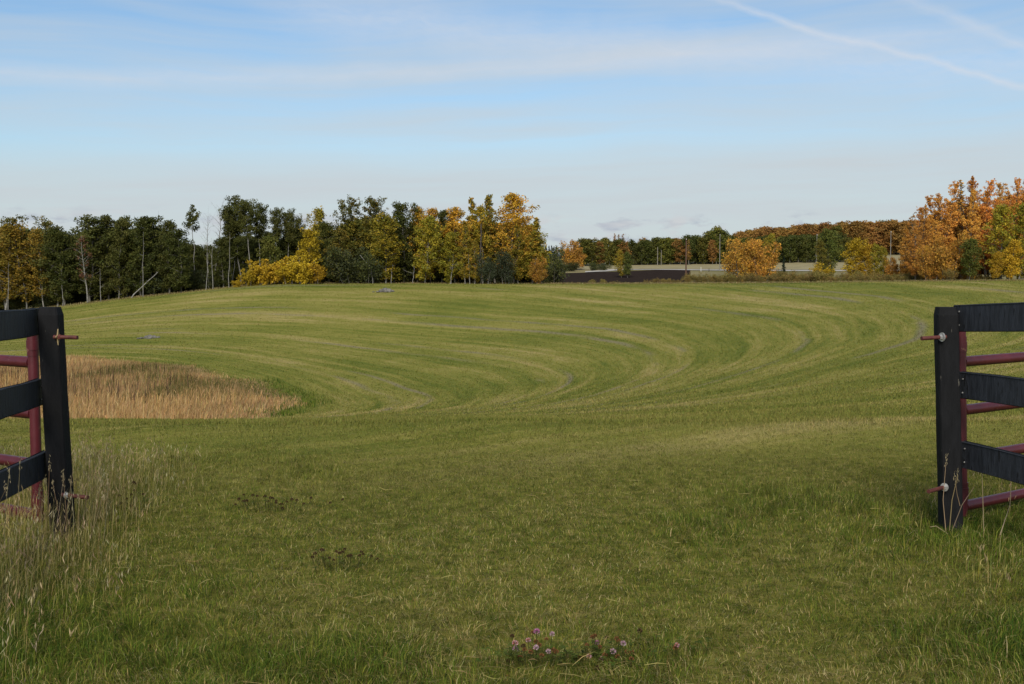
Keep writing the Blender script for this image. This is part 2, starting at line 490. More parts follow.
SPEC = {   # kind: name, category, variants, arguments
    'dark':    ('poplar_tree', 'tree', 5, dict(H=13, base=.06, R=2.1, prof='column', pal=GREEN_D, nl=7600, leaf=.28, clump=.54, nlimb=48, bark='bark_grey')),
    'green':   ('poplar_tree', 'tree', 3, dict(H=10, base=.1, R=2.3, prof='oval', pal=GREEN_M, nl=5000, leaf=.33, clump=.7, bark='bark_grey')),
    'topdark': ('aspen_tree', 'tree', 5, dict(H=15, base=.62, R=2.3, prof='top', pal=GREEN_D, nl=5600, leaf=.27, clump=.55, bark='bark_pale', tr=.12, nlimb=34)),
    'open':    ('aspen_tree', 'tree', 4, dict(H=15, base=.40, R=2.3, prof='top', pal=OLIVE + GREEN_D + GREEN_M, nl=3000, leaf=.30, clump=.46, bark='bark_pale', nlimb=32, bare=.12, tr=.11)),
    'olive':   ('aspen_tree', 'tree', 4, dict(H=12, base=.06, R=1.9, prof='column', pal=OLIVE + GREEN_M[1:], nl=7000, leaf=.26, clump=.48, bark='bark_pale', tr=.10, nlimb=52)),
    'ygreen':  ('aspen_tree', 'tree', 4, dict(H=11, base=.06, R=2.0, prof='column', pal=YGREEN, nl=7000, leaf=.26, clump=.48, bark='bark_pale', tr=.10, nlimb=52)),
    'yellow':  ('aspen_tree', 'tree', 3, dict(H=9, base=.08, R=1.9, prof='column', pal=YELLOW, nl=4600, leaf=.30, clump=.6, bark='bark_pale', tr=.09, nlimb=42)),
    'orange':  ('aspen_tree', 'tree', 5, dict(H=13, base=.08, R=2.1, prof='column', pal=ORANGE + YELLOW[:1] + OLIVE[:1], nl=7200, leaf=.26, clump=.5, bark='bark_grey', nlimb=54)),
    'spire':   ('aspen_tree', 'tree', 5, dict(H=14, base=.07, R=2.3, prof='spire', pal=[(.58, .265, .048), (.52, .225, .042), (.62, .315, .060), (.46, .205, .042), (.42, .225, .048)], nl=11500, leaf=.18, clump=.36, up=1.5, bark='bark_grey', nlimb=80)),
    'ospire':  ('aspen_tree', 'tree', 3, dict(H=12, base=.06, R=2.1, prof='spire', pal=ORANGE[:1] + YGREEN + OLIVE, nl=7400, leaf=.25, clump=.48, up=1.1, bark='bark_grey', nlimb=66)),
    'thin':    ('aspen_tree', 'tree', 3, dict(H=13, base=.2, R=1.6, prof='spire', pal=RUST + BROWN, nl=1300, leaf=.26, clump=.4, up=1.0, bark='bark_grey', nlimb=46)),
    'rustdead': ('dead_tree', 'tree', 1, dict(H=12, base=.3, R=2.0, prof='oval', pal=[(.15, .065, .035), (.12, .055, .032)], nl=500, leaf=.25, clump=.4, bark='bark_pale', nlimb=26, bare=.45)),
    'dull':    ('aspen_tree', 'tree', 4, dict(H=12, base=.12, R=1.9, prof='column', pal=[(.26, .155, .022), (.19, .140, .020), (.12, .105, .018), (.30, .175, .025)], nl=3400, leaf=.27, clump=.5, bark='bark_pale', tr=.09, nlimb=44)),
    'tuft':    ('aspen_tree', 'tree', 1, dict(H=15, base=.70, R=1.7, prof='spire', pal=GREEN_D, nl=1500, leaf=.28, clump=.5, bark='bark_pale', tr=.10, nlimb=20, bare=.25)),
    'dead':    ('dead_tree', 'tree', 3, dict(H=14, base=.45, R=2.2, prof='top', pal=BROWN, nl=0, bark='bark_pale', nlimb=30, up=.8)),
    'spruce':  ('spruce_tree', 'tree', 2, dict(H=9, base=.04, R=1.9, prof='cone', pal=[(.016, .028, .016), (.022, .034, .018)], nl=3400, leaf=.24, clump=.35, up=.05, droop=.2, bark='bark_dark', nlimb=70)),
    'bushdark': ('willow_shrub', 'shrub', 3, dict(H=5, base=.05, R=2.4, prof='bush', pal=GREEN_D + GREYGR, nl=4200, leaf=.30, clump=.75, stems=5, nlimb=50, tr=.09, bark='bark_grey')),
    'bushgrey': ('willow_shrub', 'shrub', 2, dict(H=6, base=.1, R=2.4, prof='bush', pal=GREYGR, nl=4600, leaf=.28, clump=.7, stems=4, nlimb=50, tr=.09, bark='bark_pale')),
    'bushyel': ('aspen_shrub', 'shrub', 3, dict(H=4.5, base=.04, R=2.0, prof='spire', pal=YELLOW, nl=3600, leaf=.28, clump=.55, stems=5, nlimb=46, tr=.07, up=.9, bark='bark_grey')),
    'bushor':  ('aspen_shrub', 'shrub', 3, dict(H=6, base=.05, R=2.3, prof='bush', pal=RUST[:2] + ORANGE[1:] + [(.24, .15, .03), (.20, .13, .03)], nl=6500, leaf=.26, clump=.55, stems=5, nlimb=64, tr=.09, bark='bark_grey')),
    'hedge':   ('willow_shrub', 'shrub', 5, dict(H=2.6, base=.03, R=1.7, prof='bush', pal=[(.20, .14, .045), (.16, .14, .035), (.24, .18, .05), (.13, .125, .03), (.19, .155, .04), (.26, .15, .05)], nl=2400, leaf=.20, clump=.48, stems=6, tr=.05, up=.9, bark='bark_dark')),
    'far':     ('poplar_tree', 'tree', 5, dict(H=12, base=.05, R=2.6, prof='column', pal=GREEN_D + GREEN_M[:1], nl=2400, leaf=.55, clump=.95, nlimb=30, bark='bark_pale')),
    'farmix':  ('aspen_tree', 'tree', 5, dict(H=12, base=.06, R=2.5, prof='column', pal=OLIVE[:3] + GREEN_M, nl=2400, leaf=.55, clump=.9, nlimb=30, bark='bark_pale')),
    'faror':   ('aspen_tree', 'tree', 5, dict(H=12, base=.10, R=2.4, prof='column', pal=[(.29, .145, .036), (.24, .125, .036), (.33, .17, .042), (.19, .125, .032)], nl=2400, leaf=.55, clump=.85, nlimb=30, bark='bark_grey')),
}
PROTO = {}
for kk, (nm, cat, nv, kw) in SPEC.items():
    PROTO[kk] = []
    for i in range(nv):
        a = dict(kw); a['R'] = kw['R']*(.88 + .12*((i*37) % 5)/2); 
        PROTO[kk].append(build_tree(1000 + 31*i + sum(ord(ch)*(j+3) for j, ch in enumerate(kk)), **a))
_cnt = {}


def plant(kind, u, vtop, Y, label, group=None, wide=1.0, vbase=None, rz=None, name=None, variant=None):
    nm, cat, nv, kw = SPEC[kind]
    i = _cnt.get(kind, 0); _cnt[kind] = i + 1
    tr, cr, top = PROTO[kind][i % nv if variant is None else variant]
    p = at(u, vtop, Y); x = p.x; zb = gz(x, Y)
    h = p.z - zb
    s = h/top
    o = thing(name or nm, label, cat, (x, Y, zb), group)
    base_w = s if kind not in ('spire', 'dark') else s
    o.scale = (s*wide, s*wide, s); o.rotation_euler.z = rz if rz is not None else random.uniform(0, 6.28)
    link('trunk', tr, o)
    if cr: link('crown', cr, o)
    return o


GW = 'trees of the left wood'
def B(l): return l
# --- the left wood, the trees one can tell apart
for a in [
    ('dull', 2, 224, 172, 'rusty orange aspen at the left edge of the photo above the black rail', 1.1),
    ('open', 14, 216, 175, 'dark topped aspen rising over the rusty orange aspens at the left edge'),
    ('dull', 24, 226, 173, 'thin orange aspen left of the gap of sky behind the left post', 1.0),
    ('open', 37, 217, 176, 'olive aspen with a broken top just left of the tall dark poplars', .9),
    ('dull', 43, 229, 172, 'last rusty orange aspen before the dark poplars of the left wood', .8),
    ('dark', 53, 227, 171, 'dark poplar standing right above the top of the left fence post'),
    ('dark', 66, 231, 170, 'lower dark poplar second to the right of the left fence post top', .9),
    ('rustdead', 87, 236, 167.5, 'half dead tree with a few rusty brown leaves against the dark poplars', .9),
    ('dark', 89, 217, 173, 'broad dark green poplar standing tallest behind the half dead rusty tree', 1.1),
    ('dark', 107, 216, 174, 'dark poplar with a small round tuft on top', .8),
    ('dark', 117, 220, 172, 'slim dark poplar right of the round tufted one', .7),
    ('dark', 126, 217, 174, 'pointed dark poplar above the foot of the leaning dead trunk', .7),
    ('dark', 137, 218, 173, 'dark poplar straight above the leaning dead trunk', .9),
    ('dark', 150, 217, 174, 'dark poplar with a forked top left of the radio mast', .9),
    ('dark', 168, 221, 172, 'pointed dark poplar just right of the radio mast', .8),
    ('dark', 181, 230, 170, 'low dark poplar left of the lone high tuft on a bare trunk', 1.0),
    ('dark', 222, 238, 171, 'dark poplar standing below the two bare dead trees', 1.0),
    ('tuft', 194, 205, 176, 'slender aspen with one small high tuft on a long bare trunk', .9),
    ('dead', 214, 205, 175, 'taller bare dead tree between the high tuft and the dense dark crowns', .9),
    ('dead', 207, 214, 174, 'shorter bare dead tree beside the taller dead one', .7),
    ('topdark', 231, 206, 175, 'white stemmed aspen with the leftmost lobe of the dense dark crowns', .8),
    ('topdark', 241, 197, 176, 'tallest white stemmed aspen with a dense dark crown', 1.15),
    ('topdark', 250, 200, 174, 'white stemmed aspen leaning against the tallest dense dark crown', .9),
    ('topdark', 261, 204, 176, 'white stemmed aspen right of the tallest dense dark crown', .85),
    ('topdark', 273, 208, 175, 'white stemmed aspen above the round olive green tree', .8),
    ('topdark', 285, 209, 176, 'white stemmed aspen left of the last dark crown before the yellow trees', .7),
    ('topdark', 300, 214, 174, 'last dark crowned aspen before the yellow trees', .9),
    ('green', 273, 237, 169, 'round olive green tree under the white stemmed aspens', 1.0),
    ('yellow', 306, 229, 169, 'tall golden aspen rising behind the golden bushes', 1.0),
    ('bushyel', 250, 266, 165.5, 'leftmost of the larger golden bushes on the hill edge', .9),
    ('bushyel', 263, 260, 166, 'golden bush second from the left on the hill edge', 1.0),
    ('bushyel', 277, 258, 166.5, 'golden bush below the round olive green tree', 1.0),
    ('bushyel', 290, 257, 166, 'golden bush just left of the tall golden aspen', 1.0),
    ('bushyel', 303, 256, 165.5, 'golden bush at the foot of the tall golden aspen', 1.0),
    ('bushyel', 316, 263, 165.5, 'rightmost golden bush at the foot of a dull olive aspen', .9),
    ('bushyel', 238, 278, 165, 'tiny golden bush apart from the others on the hill edge', 1.2),
    ('ygreen', 318, 209, 175, 'tall yellow green aspen right of the white stemmed aspens', .7),
    ('dark', 330, 222, 172, 'dark poplar between the tall yellow green aspen and the open crowned aspens', .9),
    ('open', 345, 200, 176, 'leftmost of the tall open crowned aspens in mid wood', .9),
    ('open', 354, 197, 177, 'tall open crowned aspen second from the left in mid wood', .8),
    ('open', 368, 197, 176, 'tall open crowned aspen in mid wood with sky showing through', .9),
    ('open', 380, 198, 177, 'rightmost of the tall open crowned aspens in mid wood', .7),
    ('olive', 338, 229, 170, 'dull olive aspen below the open crowned aspens', 1.0),
    ('bushdark', 352, 247, 167, 'big dark willow under the open crowned aspens', 1.0),
    ('bushdark', 368, 250, 166.5, 'dark willow beside a bent pale stem', .9),
    ('ygreen', 386, 214, 168, 'yellow green aspen at the front of mid wood', 1.05),
    ('dead', 394, 203, 175, 'thin bare treetop left of the dark round crown in mid wood', .4),
    ('dark', 405, 203, 173, 'dark poplar with a round crown among the autumn aspens', .9),
    ('orange', 418, 208, 175, 'pale orange aspen right of the dark round crown', .8),
    ('ygreen', 424, 217, 168, 'yellow green aspen right of the dark poplar, at the wood front', .9),
    ('orange', 431, 209, 174, 'orange aspen left of the dark green top in the autumn aspens', .7),
    ('dark', 441, 211, 172, 'small dark poplar wedged between the orange aspens', .7),
    ('orange', 456, 208, 172, 'broad orange aspen right of the wedged dark poplar', 1.0),
    ('ygreen', 449, 232, 167.5, 'lower yellow green aspen in front of the broad orange aspen', .9),
    ('ospire', 473, 199, 174, 'high gold aspen between the broad orange aspen and the bare dark snag', .8),
    ('ygreen', 483, 206, 173, 'gold green aspen left of the bare dark snag', .7),
    ('ospire', 466, 222, 168, 'lower gold aspen in front of the high gold one', .8),
    ('ospire', 495, 196, 173, 'high gold aspen left of the biggest orange crown', .75),
    ('orange', 513, 194, 172, 'aspen with the biggest brightest orange crown of the left wood', 1.0),
    ('ospire', 531, 219, 169, 'pointed orange and gold aspen ending the left wood', 1.1),
    ('ospire', 519, 226, 168, 'gold aspen under the biggest orange crown', .9),
    ('bushgrey', 508, 250, 166, 'grey green willow in front of the biggest orange crown', .75),
    ('bushgrey', 487, 254, 165.5, 'dull green willow at the foot of the bare dark snag', .8),
    ('ospire', 475, 240, 166.5, 'low gold aspen left of the foot of the bare dark snag', .8),
    ('bushor', 539, 258, 167, 'low brownish orange bush at the right foot of the left wood', .7),
    ('bushdark', 549, 250, 205, 'small dark willow just beyond the end of the left wood', .8),
]:
    kind, u, vt, Y, lab = a[:5]
    plant(kind, u, vt, Y, lab, GW, (a[5] if len(a) > 5 else 1.0)*(1.22 if kind in ('dark', 'olive', 'ygreen', 'orange', 'ospire', 'dull') else 1.0))
# --- the unbroken rows behind them
rr = random.Random(3)
def wood_kind(u):
    if u < 48: return rr.choice(['dull', 'olive', 'dark', 'dull'])
    if u < 225: return rr.choice(['dark', 'dark', 'dark', 'dark', 'green'])
    if u < 330: return rr.choice(['dark', 'dark', 'topdark', 'dark'])
    if u < 415: return rr.choice(['dark', 'olive', 'olive', 'ygreen', 'ygreen'])
    return rr.choice(['olive', 'orange', 'ospire', 'ospire', 'orange', 'ygreen'])
LOWU = [-60, 0, 20, 45, 75, 100, 150, 190, 215, 235, 300, 330, 360, 400, 440, 480, 515, 540, 560]
LOWV = [226, 228, 224, 234, 228, 224, 226, 238, 244, 232, 228, 222, 214, 217, 218, 212, 208, 230, 262]
BACKLAB = {'dull': 'dull rusty aspen crowded into the back rows of the left wood',
           'dark': 'dark green poplar crowded into the shaded back rows of the left wood',
           'green': 'mid green poplar crowded into the shaded back rows of the left wood',
           'orange': 'orange aspen crowded into the back rows of the left wood',
           'olive': 'olive aspen crowded into the back rows of the left wood',
           'ygreen': 'yellow green aspen crowded into the back rows of the left wood',
           'ospire': 'gold aspen crowded into the back rows of the left wood',
           'topdark': 'pale stemmed aspen crowded into the back rows of the left wood'}
for row, Y0 in enumerate((178, 184, 191, 199)):
    u = -55 + row*5
    while u < 535:
        k = wood_kind(u)
        vt = np.interp(u, LOWU, LOWV) + rr.uniform(2, 16)
        plant(k, u, vt, Y0 + rr.uniform(-2.5, 2.5), BACKLAB[k], 'back rows of the left wood', rr.uniform(1.1, 1.6))
        u += rr.uniform(11, 19)
for u in (226, 234, 240, 247, 256, 264):
    plant('dark', u, 238 + rr.uniform(-3, 4), 187, BACKLAB['dark'], 'back rows of the left wood', 1.2)
# shaded undergrowth along the wood edge
u = -40
while u < 545:
    if not (232 < u < 322):
        k = 'bushdark' if (u < 410 or rr.random() < .5) else 'hedge'
        plant(k, u, 1000 if False else np.interp(u, [-40, 60, 150, 250, 545], [296, 286, 276, 268, 266]) + rr.uniform(-4, 6), 176 + rr.uniform(-2, 3),
              'low shaded bush on the floor of the left wood', 'undergrowth of the left wood', rr.uniform(.9, 1.3))
    u += rr.uniform(10, 17)

# pale young stems at the wood edge
def stem(name, pts, r0, r1, label, cat, material='bark_pale', group=None, twigs=0, n=6):
    A = Acc(); pts = np.array([tuple(p) for p in pts])
    base = pts[0].copy(); P = pts - base
    t = np.linspace(0, 1, 7); k = np.linspace(0, 1, len(P))
    PP = np.stack([np.interp(t, k, P[:, c]) for c in range(3)], 1)
    PP[1:-1] += RNG.normal(0, .04, (5, 3)); PP[0, 2] -= .4
    A.tube(PP, r0 + (r1-r0)*t, n)
    o = thing(name, label, cat, tuple(base), group)
    link('trunk', A.mesh('trunk', M[material]), o)
    if twigs:
        A = Acc()
        for i in range(twigs):
            f = RNG.uniform(.35, .98); q = np.array([np.interp(f, t, PP[:, c]) for c in range(3)])
            d = RNG.normal(0, 1, 3); d[2] = abs(d[2])*.6 + .3
            L = RNG.uniform(.3, 1.1)*(1.3-f)
            A.tube([q, q + d*L*.5, q + d*L*.9 + np.array([0, 0, L*.2])], [.03, .02, .008], 4)
        link('branches', A.mesh('branches', M[material]), o)
    return o

stem('dead_tree', [at(129, 299, 166.5), at(158, 272, 168.5)], .11, .05, 'pale dead trunk leaning far to the right at the wood edge', 'tree', twigs=5)
stem('dead_tree', [at(481, 284, 167), at(481, 224, 167.3)], .17, .09, 'bare dark snag standing before the orange aspens', 'tree', 'bark_dark', twigs=6)
stem('aspen_tree', [at(373, 284, 165.8), at(371, 268, 165.9), at(360, 255, 166.2)], .10, .04, 'bent pale stem arching out of the dark willow', 'tree', twigs=4)
for u, v0, v1 in ((8, 313, 270), (63, 310, 290), (101, 303, 276), (143, 296, 240),
                  (206, 288, 262), (213, 287, 246), (229, 286, 240), (413, 283, 274), (391, 283, 272), (451, 283, 262), (510, 284, 274), (465, 283, 270), (470, 283, 262)):
    stem('aspen_tree', [at(u, v0, 166.3 + rr.random()), at(u + rr.uniform(-2.5, 2.5), v1 - 8, 167 + rr.random())], .060, .012,
         'slim pale aspen trunk standing at the front of the left wood', 'tree', 'bark_pale', 'pale trunks at the wood front', twigs=4)

# --- distant tree line, mid right
GF = 'trees of the distant tree line'
def topline(u): return np.interp(u, [556, 585, 600, 640, 680, 705, 718, 735, 760, 800, 850, 905, 960, 1100], [246, 238, 237, 238, 236, 233, 229, 236, 236, 234, 232, 230, 230, 230])
FARLAB = {'far': 'dark green tree among its like in the distant tree line', 'farmix': 'olive autumn tree among its like in the distant tree line',
          'faror': 'rusty orange tree among its like in the distant tree line'}
for row, Y0 in enumerate((440, 449, 458)):
    u = 583 + row*2
    while u < 850:
        k = rr.choice(['far', 'far', 'far', 'farmix', 'farmix', 'faror'] if u < 745 else ['far', 'far', 'far', 'farmix'])
        plant(k, u, topline(u) + rr.uniform(0, 5.5), Y0 + rr.uniform(-3, 3), FARLAB[k], GF, rr.uniform(.95, 1.35))
        u += rr.uniform(6, 10)
plant('farmix', 718, 227, 436, 'olive tree rising highest in the distant tree line behind a pale pole', GF, 1.1)
plant('faror', 713, 240, 434, 'golden brown tree beside the highest one in the distant tree line', GF, .9)
for u in (612, 619, 624): plant('thin', u, 233 + rr.uniform(0, 2), 462, 'thin pinkish treetop showing above the distant tree line', GF, 1.4)
for u in (628, 663, 676, 688): plant('dead', u, 234 + rr.uniform(0, 3), 460, 'bare grey treetop showing above the distant tree line', GF, .9)
plant('thin', 690, 240, 430, 'thin rusty tree right behind the brown utility pole', GF, 1.5)
# --- rust coloured ridge wood behind
GR = 'aspens of the rust coloured ridge wood'
def ridge(u): return np.interp(u, [735, 760, 790, 830, 870, 910, 960, 1100], [233, 228, 226, 223, 221, 221, 220, 219])
for row, Y0 in enumerate((530, 541, 552)):
    u = 735 + row*2
    while u < 945:
        k = 'faror' if rr.random() < .84 else 'farmix'
        plant(k, u, ridge(u) + rr.uniform(-1, 3), Y0 + rr.uniform(-3, 3),
              'rust coloured aspen on the far ridge' if k == 'faror' else 'olive aspen among the rust coloured ones on the far ridge', GR, rr.uniform(1.05, 1.45))
        u += rr.uniform(5.5, 9)
# --- far spruces in the gap
for row, Y0 in enumerate((900, 930)):
    u = 540 + row*3
    while u < 590:
        plant('spruce', u, 247 + rr.uniform(-1.5, 2), Y0, 'blue green spruce far off in the gap past the left wood', 'far spruces in the gap', rr.uniform(1.2, 1.7))
        u += rr.uniform(4, 7)

# --- single trees between the field and the tree line
for a in [
    ('bushor', 574, 241, 395, 'round orange tree alone at the left end of the distant tree line', 1.0),
    ('ygreen', 622, 250, 330, 'taller of two small green trees beyond the black ploughed field', .95),
    ('green', 628, 252, 328, 'lower right of two small green trees beyond the black ploughed field', .8),
    ('bushor', 742, 239, 262, 'rounder left one of two orange trees side by side behind the hedge', .78),
    ('bushor', 759, 240, 262, 'right one of two orange trees side by side behind the hedge', .78),
    ('ygreen', 768, 234, 266, 'slim gold aspen directly behind the right orange tree', .7),
    ('spruce', 784, 257, 240, 'small dark spruce behind the hedge', .9),
    ('green', 831, 229, 300, 'tall dark green tree left of the bright yellow trees', .9),
    ('olive', 824, 240, 298, 'dull olive tree touching the tall dark green tree', 1.0),
    ('yellow', 853, 239, 205, 'bright yellow aspen behind the right part of the hedge', 1.1),
    ('yellow', 866, 245, 204, 'second bright yellow aspen right of the brightest', 1.0),
    ('ygreen', 875, 244, 203, 'yellow green aspen right of the bright yellow ones', .9),
    ('ygreen', 884, 247, 202, 'rightmost yellow green aspen of the yellow clump', .8),
    ('bushyel', 823, 263, 198, 'small gold bush in the hedge left of the bright yellow aspens', .9),
    ('bushor', 893, 258, 200, 'small rusty bush between the yellow clump and the orange grove', .7),
    ('thin', 900, 262, 199, 'thin brown sapling left of the orange grove', 1.2),
]:
    plant(*a[:5], None, a[5])
# --- right grove
GG = 'trees of the orange grove on the right'
for a in [
    ('thin', 915, 216, 186, 'twiggy brown tree at the left end of the orange grove', 1.5),
    ('spire', 923, 206, 188, 'half bare rust coloured aspen second from the left in the orange grove', .8),
    ('spire', 917, 228, 182, 'low rust aspen at the left foot of the orange grove', 1.0),
    ('spire', 934, 222, 181, 'rust aspen in front of the leftmost spire of the orange grove', 1.0),
    ('spire', 946, 183, 186, 'leftmost tall pointed spire of the orange grove', .85),
    ('thin', 961, 182, 188, 'twiggy half bare spire in the orange grove', 1.2),
    ('spire', 968, 190, 184, 'orange spire behind the green bush of the grove', .8),
    ('spire', 976, 179, 187, 'tall orange spire in the middle of the grove', .9),
    ('spire', 987, 181, 185, 'tall orange spire right of the middle one', .9),
    ('spire', 1002, 184, 187, 'lower dull spire left of the two rightmost ones', .8),
    ('spire', 1012, 179, 184, 'tall pointed spire second from the right edge', .8),
    ('spire', 1023, 181, 186, 'tall orange spire cut by the right edge of the photo', .8),
    ('ygreen', 1004, 206, 179, 'yellow green aspen in front of the right end of the orange grove', 1.0),
    ('ygreen', 1021, 204, 178, 'gold green aspen cut by the right edge of the photo', 1.0),
    ('yellow', 1011, 240, 174, 'low golden aspen at the right foot of the orange grove', 1.0),
    ('yellow', 996, 252, 174, 'small golden bush right of the green bush in the grove', .9),
    ('bushor', 948, 234, 178, 'wide orange bush left of the green bush in the grove', .75),
    ('bushor', 930, 246, 177, 'low rusty bush at the left front of the grove', .7),
    ('bushor', 961, 238, 180, 'orange bush directly behind the green bush', .7),
    ('green', 971, 239, 175, 'dark green bush standing out at the front of the orange grove', 1.05),
    ('hedge', 951, 268, 174, 'dark reddish bush beside the green bush of the grove', .8),
]:
    plant(*a[:5], GG, a[5]*(1.2 if a[0] == 'spire' else 1.0))
for i in range(34):
    plant('spire', 908 + i*4.1 + rr.uniform(-2, 2), np.interp(908 + i*4.1, [908, 945, 1040], [220, 192, 184]) + rr.uniform(0, 18), 194 + rr.uniform(-4, 8),
          'rust aspen filling the back of the orange grove', 'back of the orange grove', rr.uniform(1.0, 1.4))
# --- hedge of wild shrubs along the far edge of the field
u = 668
while u < 1000:
    top = np.interp(u, [668, 690, 720, 760, 800, 850, 900, 1000], [279, 276, 275, 274, 272, 273, 273, 274]) + rr.uniform(-3.5, 3)
    plant('hedge', u, top, 184 + rr.uniform(-3, 5), 'low wild shrub of the hedge along the far edge of the field', 'shrubs of the hedge', rr.uniform(.9, 1.5))
    u += rr.uniform(4.5, 8)
for u in (592, 604, 613, 648, 655, 664):
    plant('hedge', u, 279.5 + rr.uniform(-1.5, 1), 182 + rr.uniform(-3, 3), 'small weedy bush between the field edge and the black ploughed land', 'weedy bushes before the ploughed land', rr.uniform(1, 1.6))
for u in (566, 572, 596, 603):
    plant('bushdark', u, 262 + rr.uniform(-1, 3), 385, 'small dark bush beyond the black ploughed field', 'dark bushes beyond the ploughed field', 1.3)

# ------------------------------------------------------------------ ground sheet
def build_ground():
    ys = np.concatenate([np.linspace(-7, 3.5, 12), np.linspace(3.8, 20, 90), np.exp(np.linspace(math.log(20.3), math.log(230), 210)), np.exp(np.linspace(math.log(236), math.log(9000), 60))])
    aa = np.concatenate([np.linspace(-2.2, -.75, 30)[:-1], np.linspace(-.75, .75, 260), np.linspace(.75, 2.2, 30)[1:]])
    Yg, Ag = np.meshgrid(ys, aa, indexing='ij')
    Xg = Ag*(np.maximum(Yg, -6.5) + 9)*1.0
    X, Y = Xg.ravel(), Yg.ravel(); Z = ground(X, Y)
    nr, nc = len(ys), len(aa)
    ii = np.arange(nr*nc).reshape(nr, nc)
    q = np.stack([ii[:-1, :-1], ii[:-1, 1:], ii[1:, 1:], ii[1:, :-1]], -1).reshape(-1, 4)
    me = np_mesh('ground', np.stack([X, Y, Z], 1), [q], M['ground'], smooth=True)
    g, ang = rounds(X, Y)
    edge = 9.6 + (vnoise(X*.35, Y*.35, 9)-.5)*2.4
    near = np.clip((edge - Y)/2.2 + .5, 0, 1)
    sl = np.clip((.5 - hollow(X, Y))/1.0, 0, 1)
    far = np.clip((Y - 172)/6, 0, 1)
    for nm, arr in (('g', g), ('ang', ang), ('near', near), ('slough', sl), ('far', far)):
        a = me.attributes.new(nm, 'FLOAT', 'POINT'); a.data.foreach_set('value', arr.astype(np.float32))
    return link('ground', me, kind='structure')

build_ground()


def sheet(name, outline, m, lift, nu=60, nv=14):
    """outline: list of (u, Y_near, Y_far) from left to right; draped on the ground"""
    us = np.array([o[0] for o in outline], float); y0 = np.array([o[1] for o in outline], float); y1 = np.array([o[2] for o in outline], float)
    uu = np.linspace(us[0], us[-1], nu)
    a, b = np.interp(uu, us, y0), np.interp(uu, us, y1)
    t = np.linspace(0, 1, nv)
    Y = a[None, :]*(1-t[:, None]) + b[None, :]*t[:, None]
    X = (uu[None, :]-CX)/F_PX*Y
    Z = ground(X.ravel(), Y.ravel()) + lift
    ii = np.arange(nu*nv).reshape(nv, nu)
    q = np.stack([ii[:-1, :-1], ii[:-1, 1:], ii[1:, 1:], ii[1:, :-1]], -1).reshape(-1, 4)
    return link(name, np_mesh(name, np.stack([X.ravel(), Y.ravel(), Z], 1), [q], m, smooth=True), kind='structure')

sheet('ploughed_field', [(380, 260, 372), (545, 262, 368), (600, 262, 372), (660, 268, 384), (690, 285, 380)], M['plough'], .10)
sheet('gravel_road', [(600, 391, 395), (660, 385, 390), (700, 377, 384), (745, 370, 378), (900, 362, 370), (1100, 356, 364)], M['road'], .14)
sheet('stubble_field', [(560, 397, 440), (650, 394, 440), (745, 381, 440), (900, 374, 520), (1100, 368, 520)], M['stubble'], .10)
sheet('farm_track', [(585, 372, 380), (605, 376, 388), (618, 384, 397)], M['road'], .18)

# ------------------------------------------------------------------ blades of grass
def blades(name, P, h, w, az, lean, col, extra=None, face=None):
    n = len(P)
    face = RNG.uniform(0, math.pi, n) if face is None else face
    d = np.stack([np.cos(az), np.sin(az), np.zeros(n)], 1)
    s = np.stack([np.cos(face), np.sin(face), np.zeros(n)], 1)*(w*.5)[:, None]
    up = np.array([0, 0, 1.0])
    b0 = P; ln = lean
    m1 = P + up*(h*.55)[:, None]*(1-.15*ln)[:, None] + d*(h*.22*ln)[:, None]
    t1 = P + up*(h*np.maximum(.25, 1-.5*ln))[:, None] + d*(h*.85*ln)[:, None]
    V = np.stack([b0-s, b0+s, m1+s*.8, m1-s*.8, t1], 1).reshape(-1, 3)
    k = np.arange(n)[:, None]*5
    quads = k + np.array([[0, 1, 2, 3]]); tris = k + np.array([[3, 2, 4]])
    C = np.repeat(col, 5, axis=0)
    fl = [quads, tris]
    if extra is not None:                    # seed heads: small slender lozenges round the tips
        sel, cols, size = extra
        m = len(sel)
        for q in range(5):
            c = t1[sel] + RNG.normal(0, 1, (m, 3))*np.array([.014, .014, .03])*size - np.array([0, 0, .035])*size + d[sel]*.01
            ax = np.stack([RNG.normal(0, .35, m), RNG.normal(0, .35, m), np.ones(m)], 1)*(.017*size)
            sd = np.stack([np.cos(face[sel]+q), np.sin(face[sel]+q), np.zeros(m)], 1)*(.0028*size)
            base = len(V)
            V = np.concatenate([V, np.stack([c-ax, c+sd, c+ax, c-sd], 1).reshape(-1, 3)])
            fl.append(base + np.arange(m*4).reshape(-1, 4)); C = np.concatenate([C, np.repeat(cols, 4, axis=0)])
    me = np_mesh(name, V, fl, M['grass'], C)
    return me


def pick(pal, probs, n):
    pal = np.array(pal); i = RNG.choice(len(pal), n, p=np.array(probs)/np.sum(probs))
    return pal[i]*RNG.uniform(.75, 1.25, n)[:, None]*(1+RNG.normal(0, .06, (n, 3)))


def scatter(n, y0, y1, dens, margin=1.0, half=.5):
    """points with density falling off with distance as dens(Y)"""
    Y = np.exp(RNG.uniform(math.log(y0), math.log(y1), n*3)) if dens == 'log' else RNG.uniform(y0, y1, n)
    return Y


DG, MG, YG, STRAW, BRN, PALE = (.044, .074, .009), (.094, .121, .013), (.176, .170, .026), (.33, .27, .10), (.145, .105, .034), (.42, .35, .17)

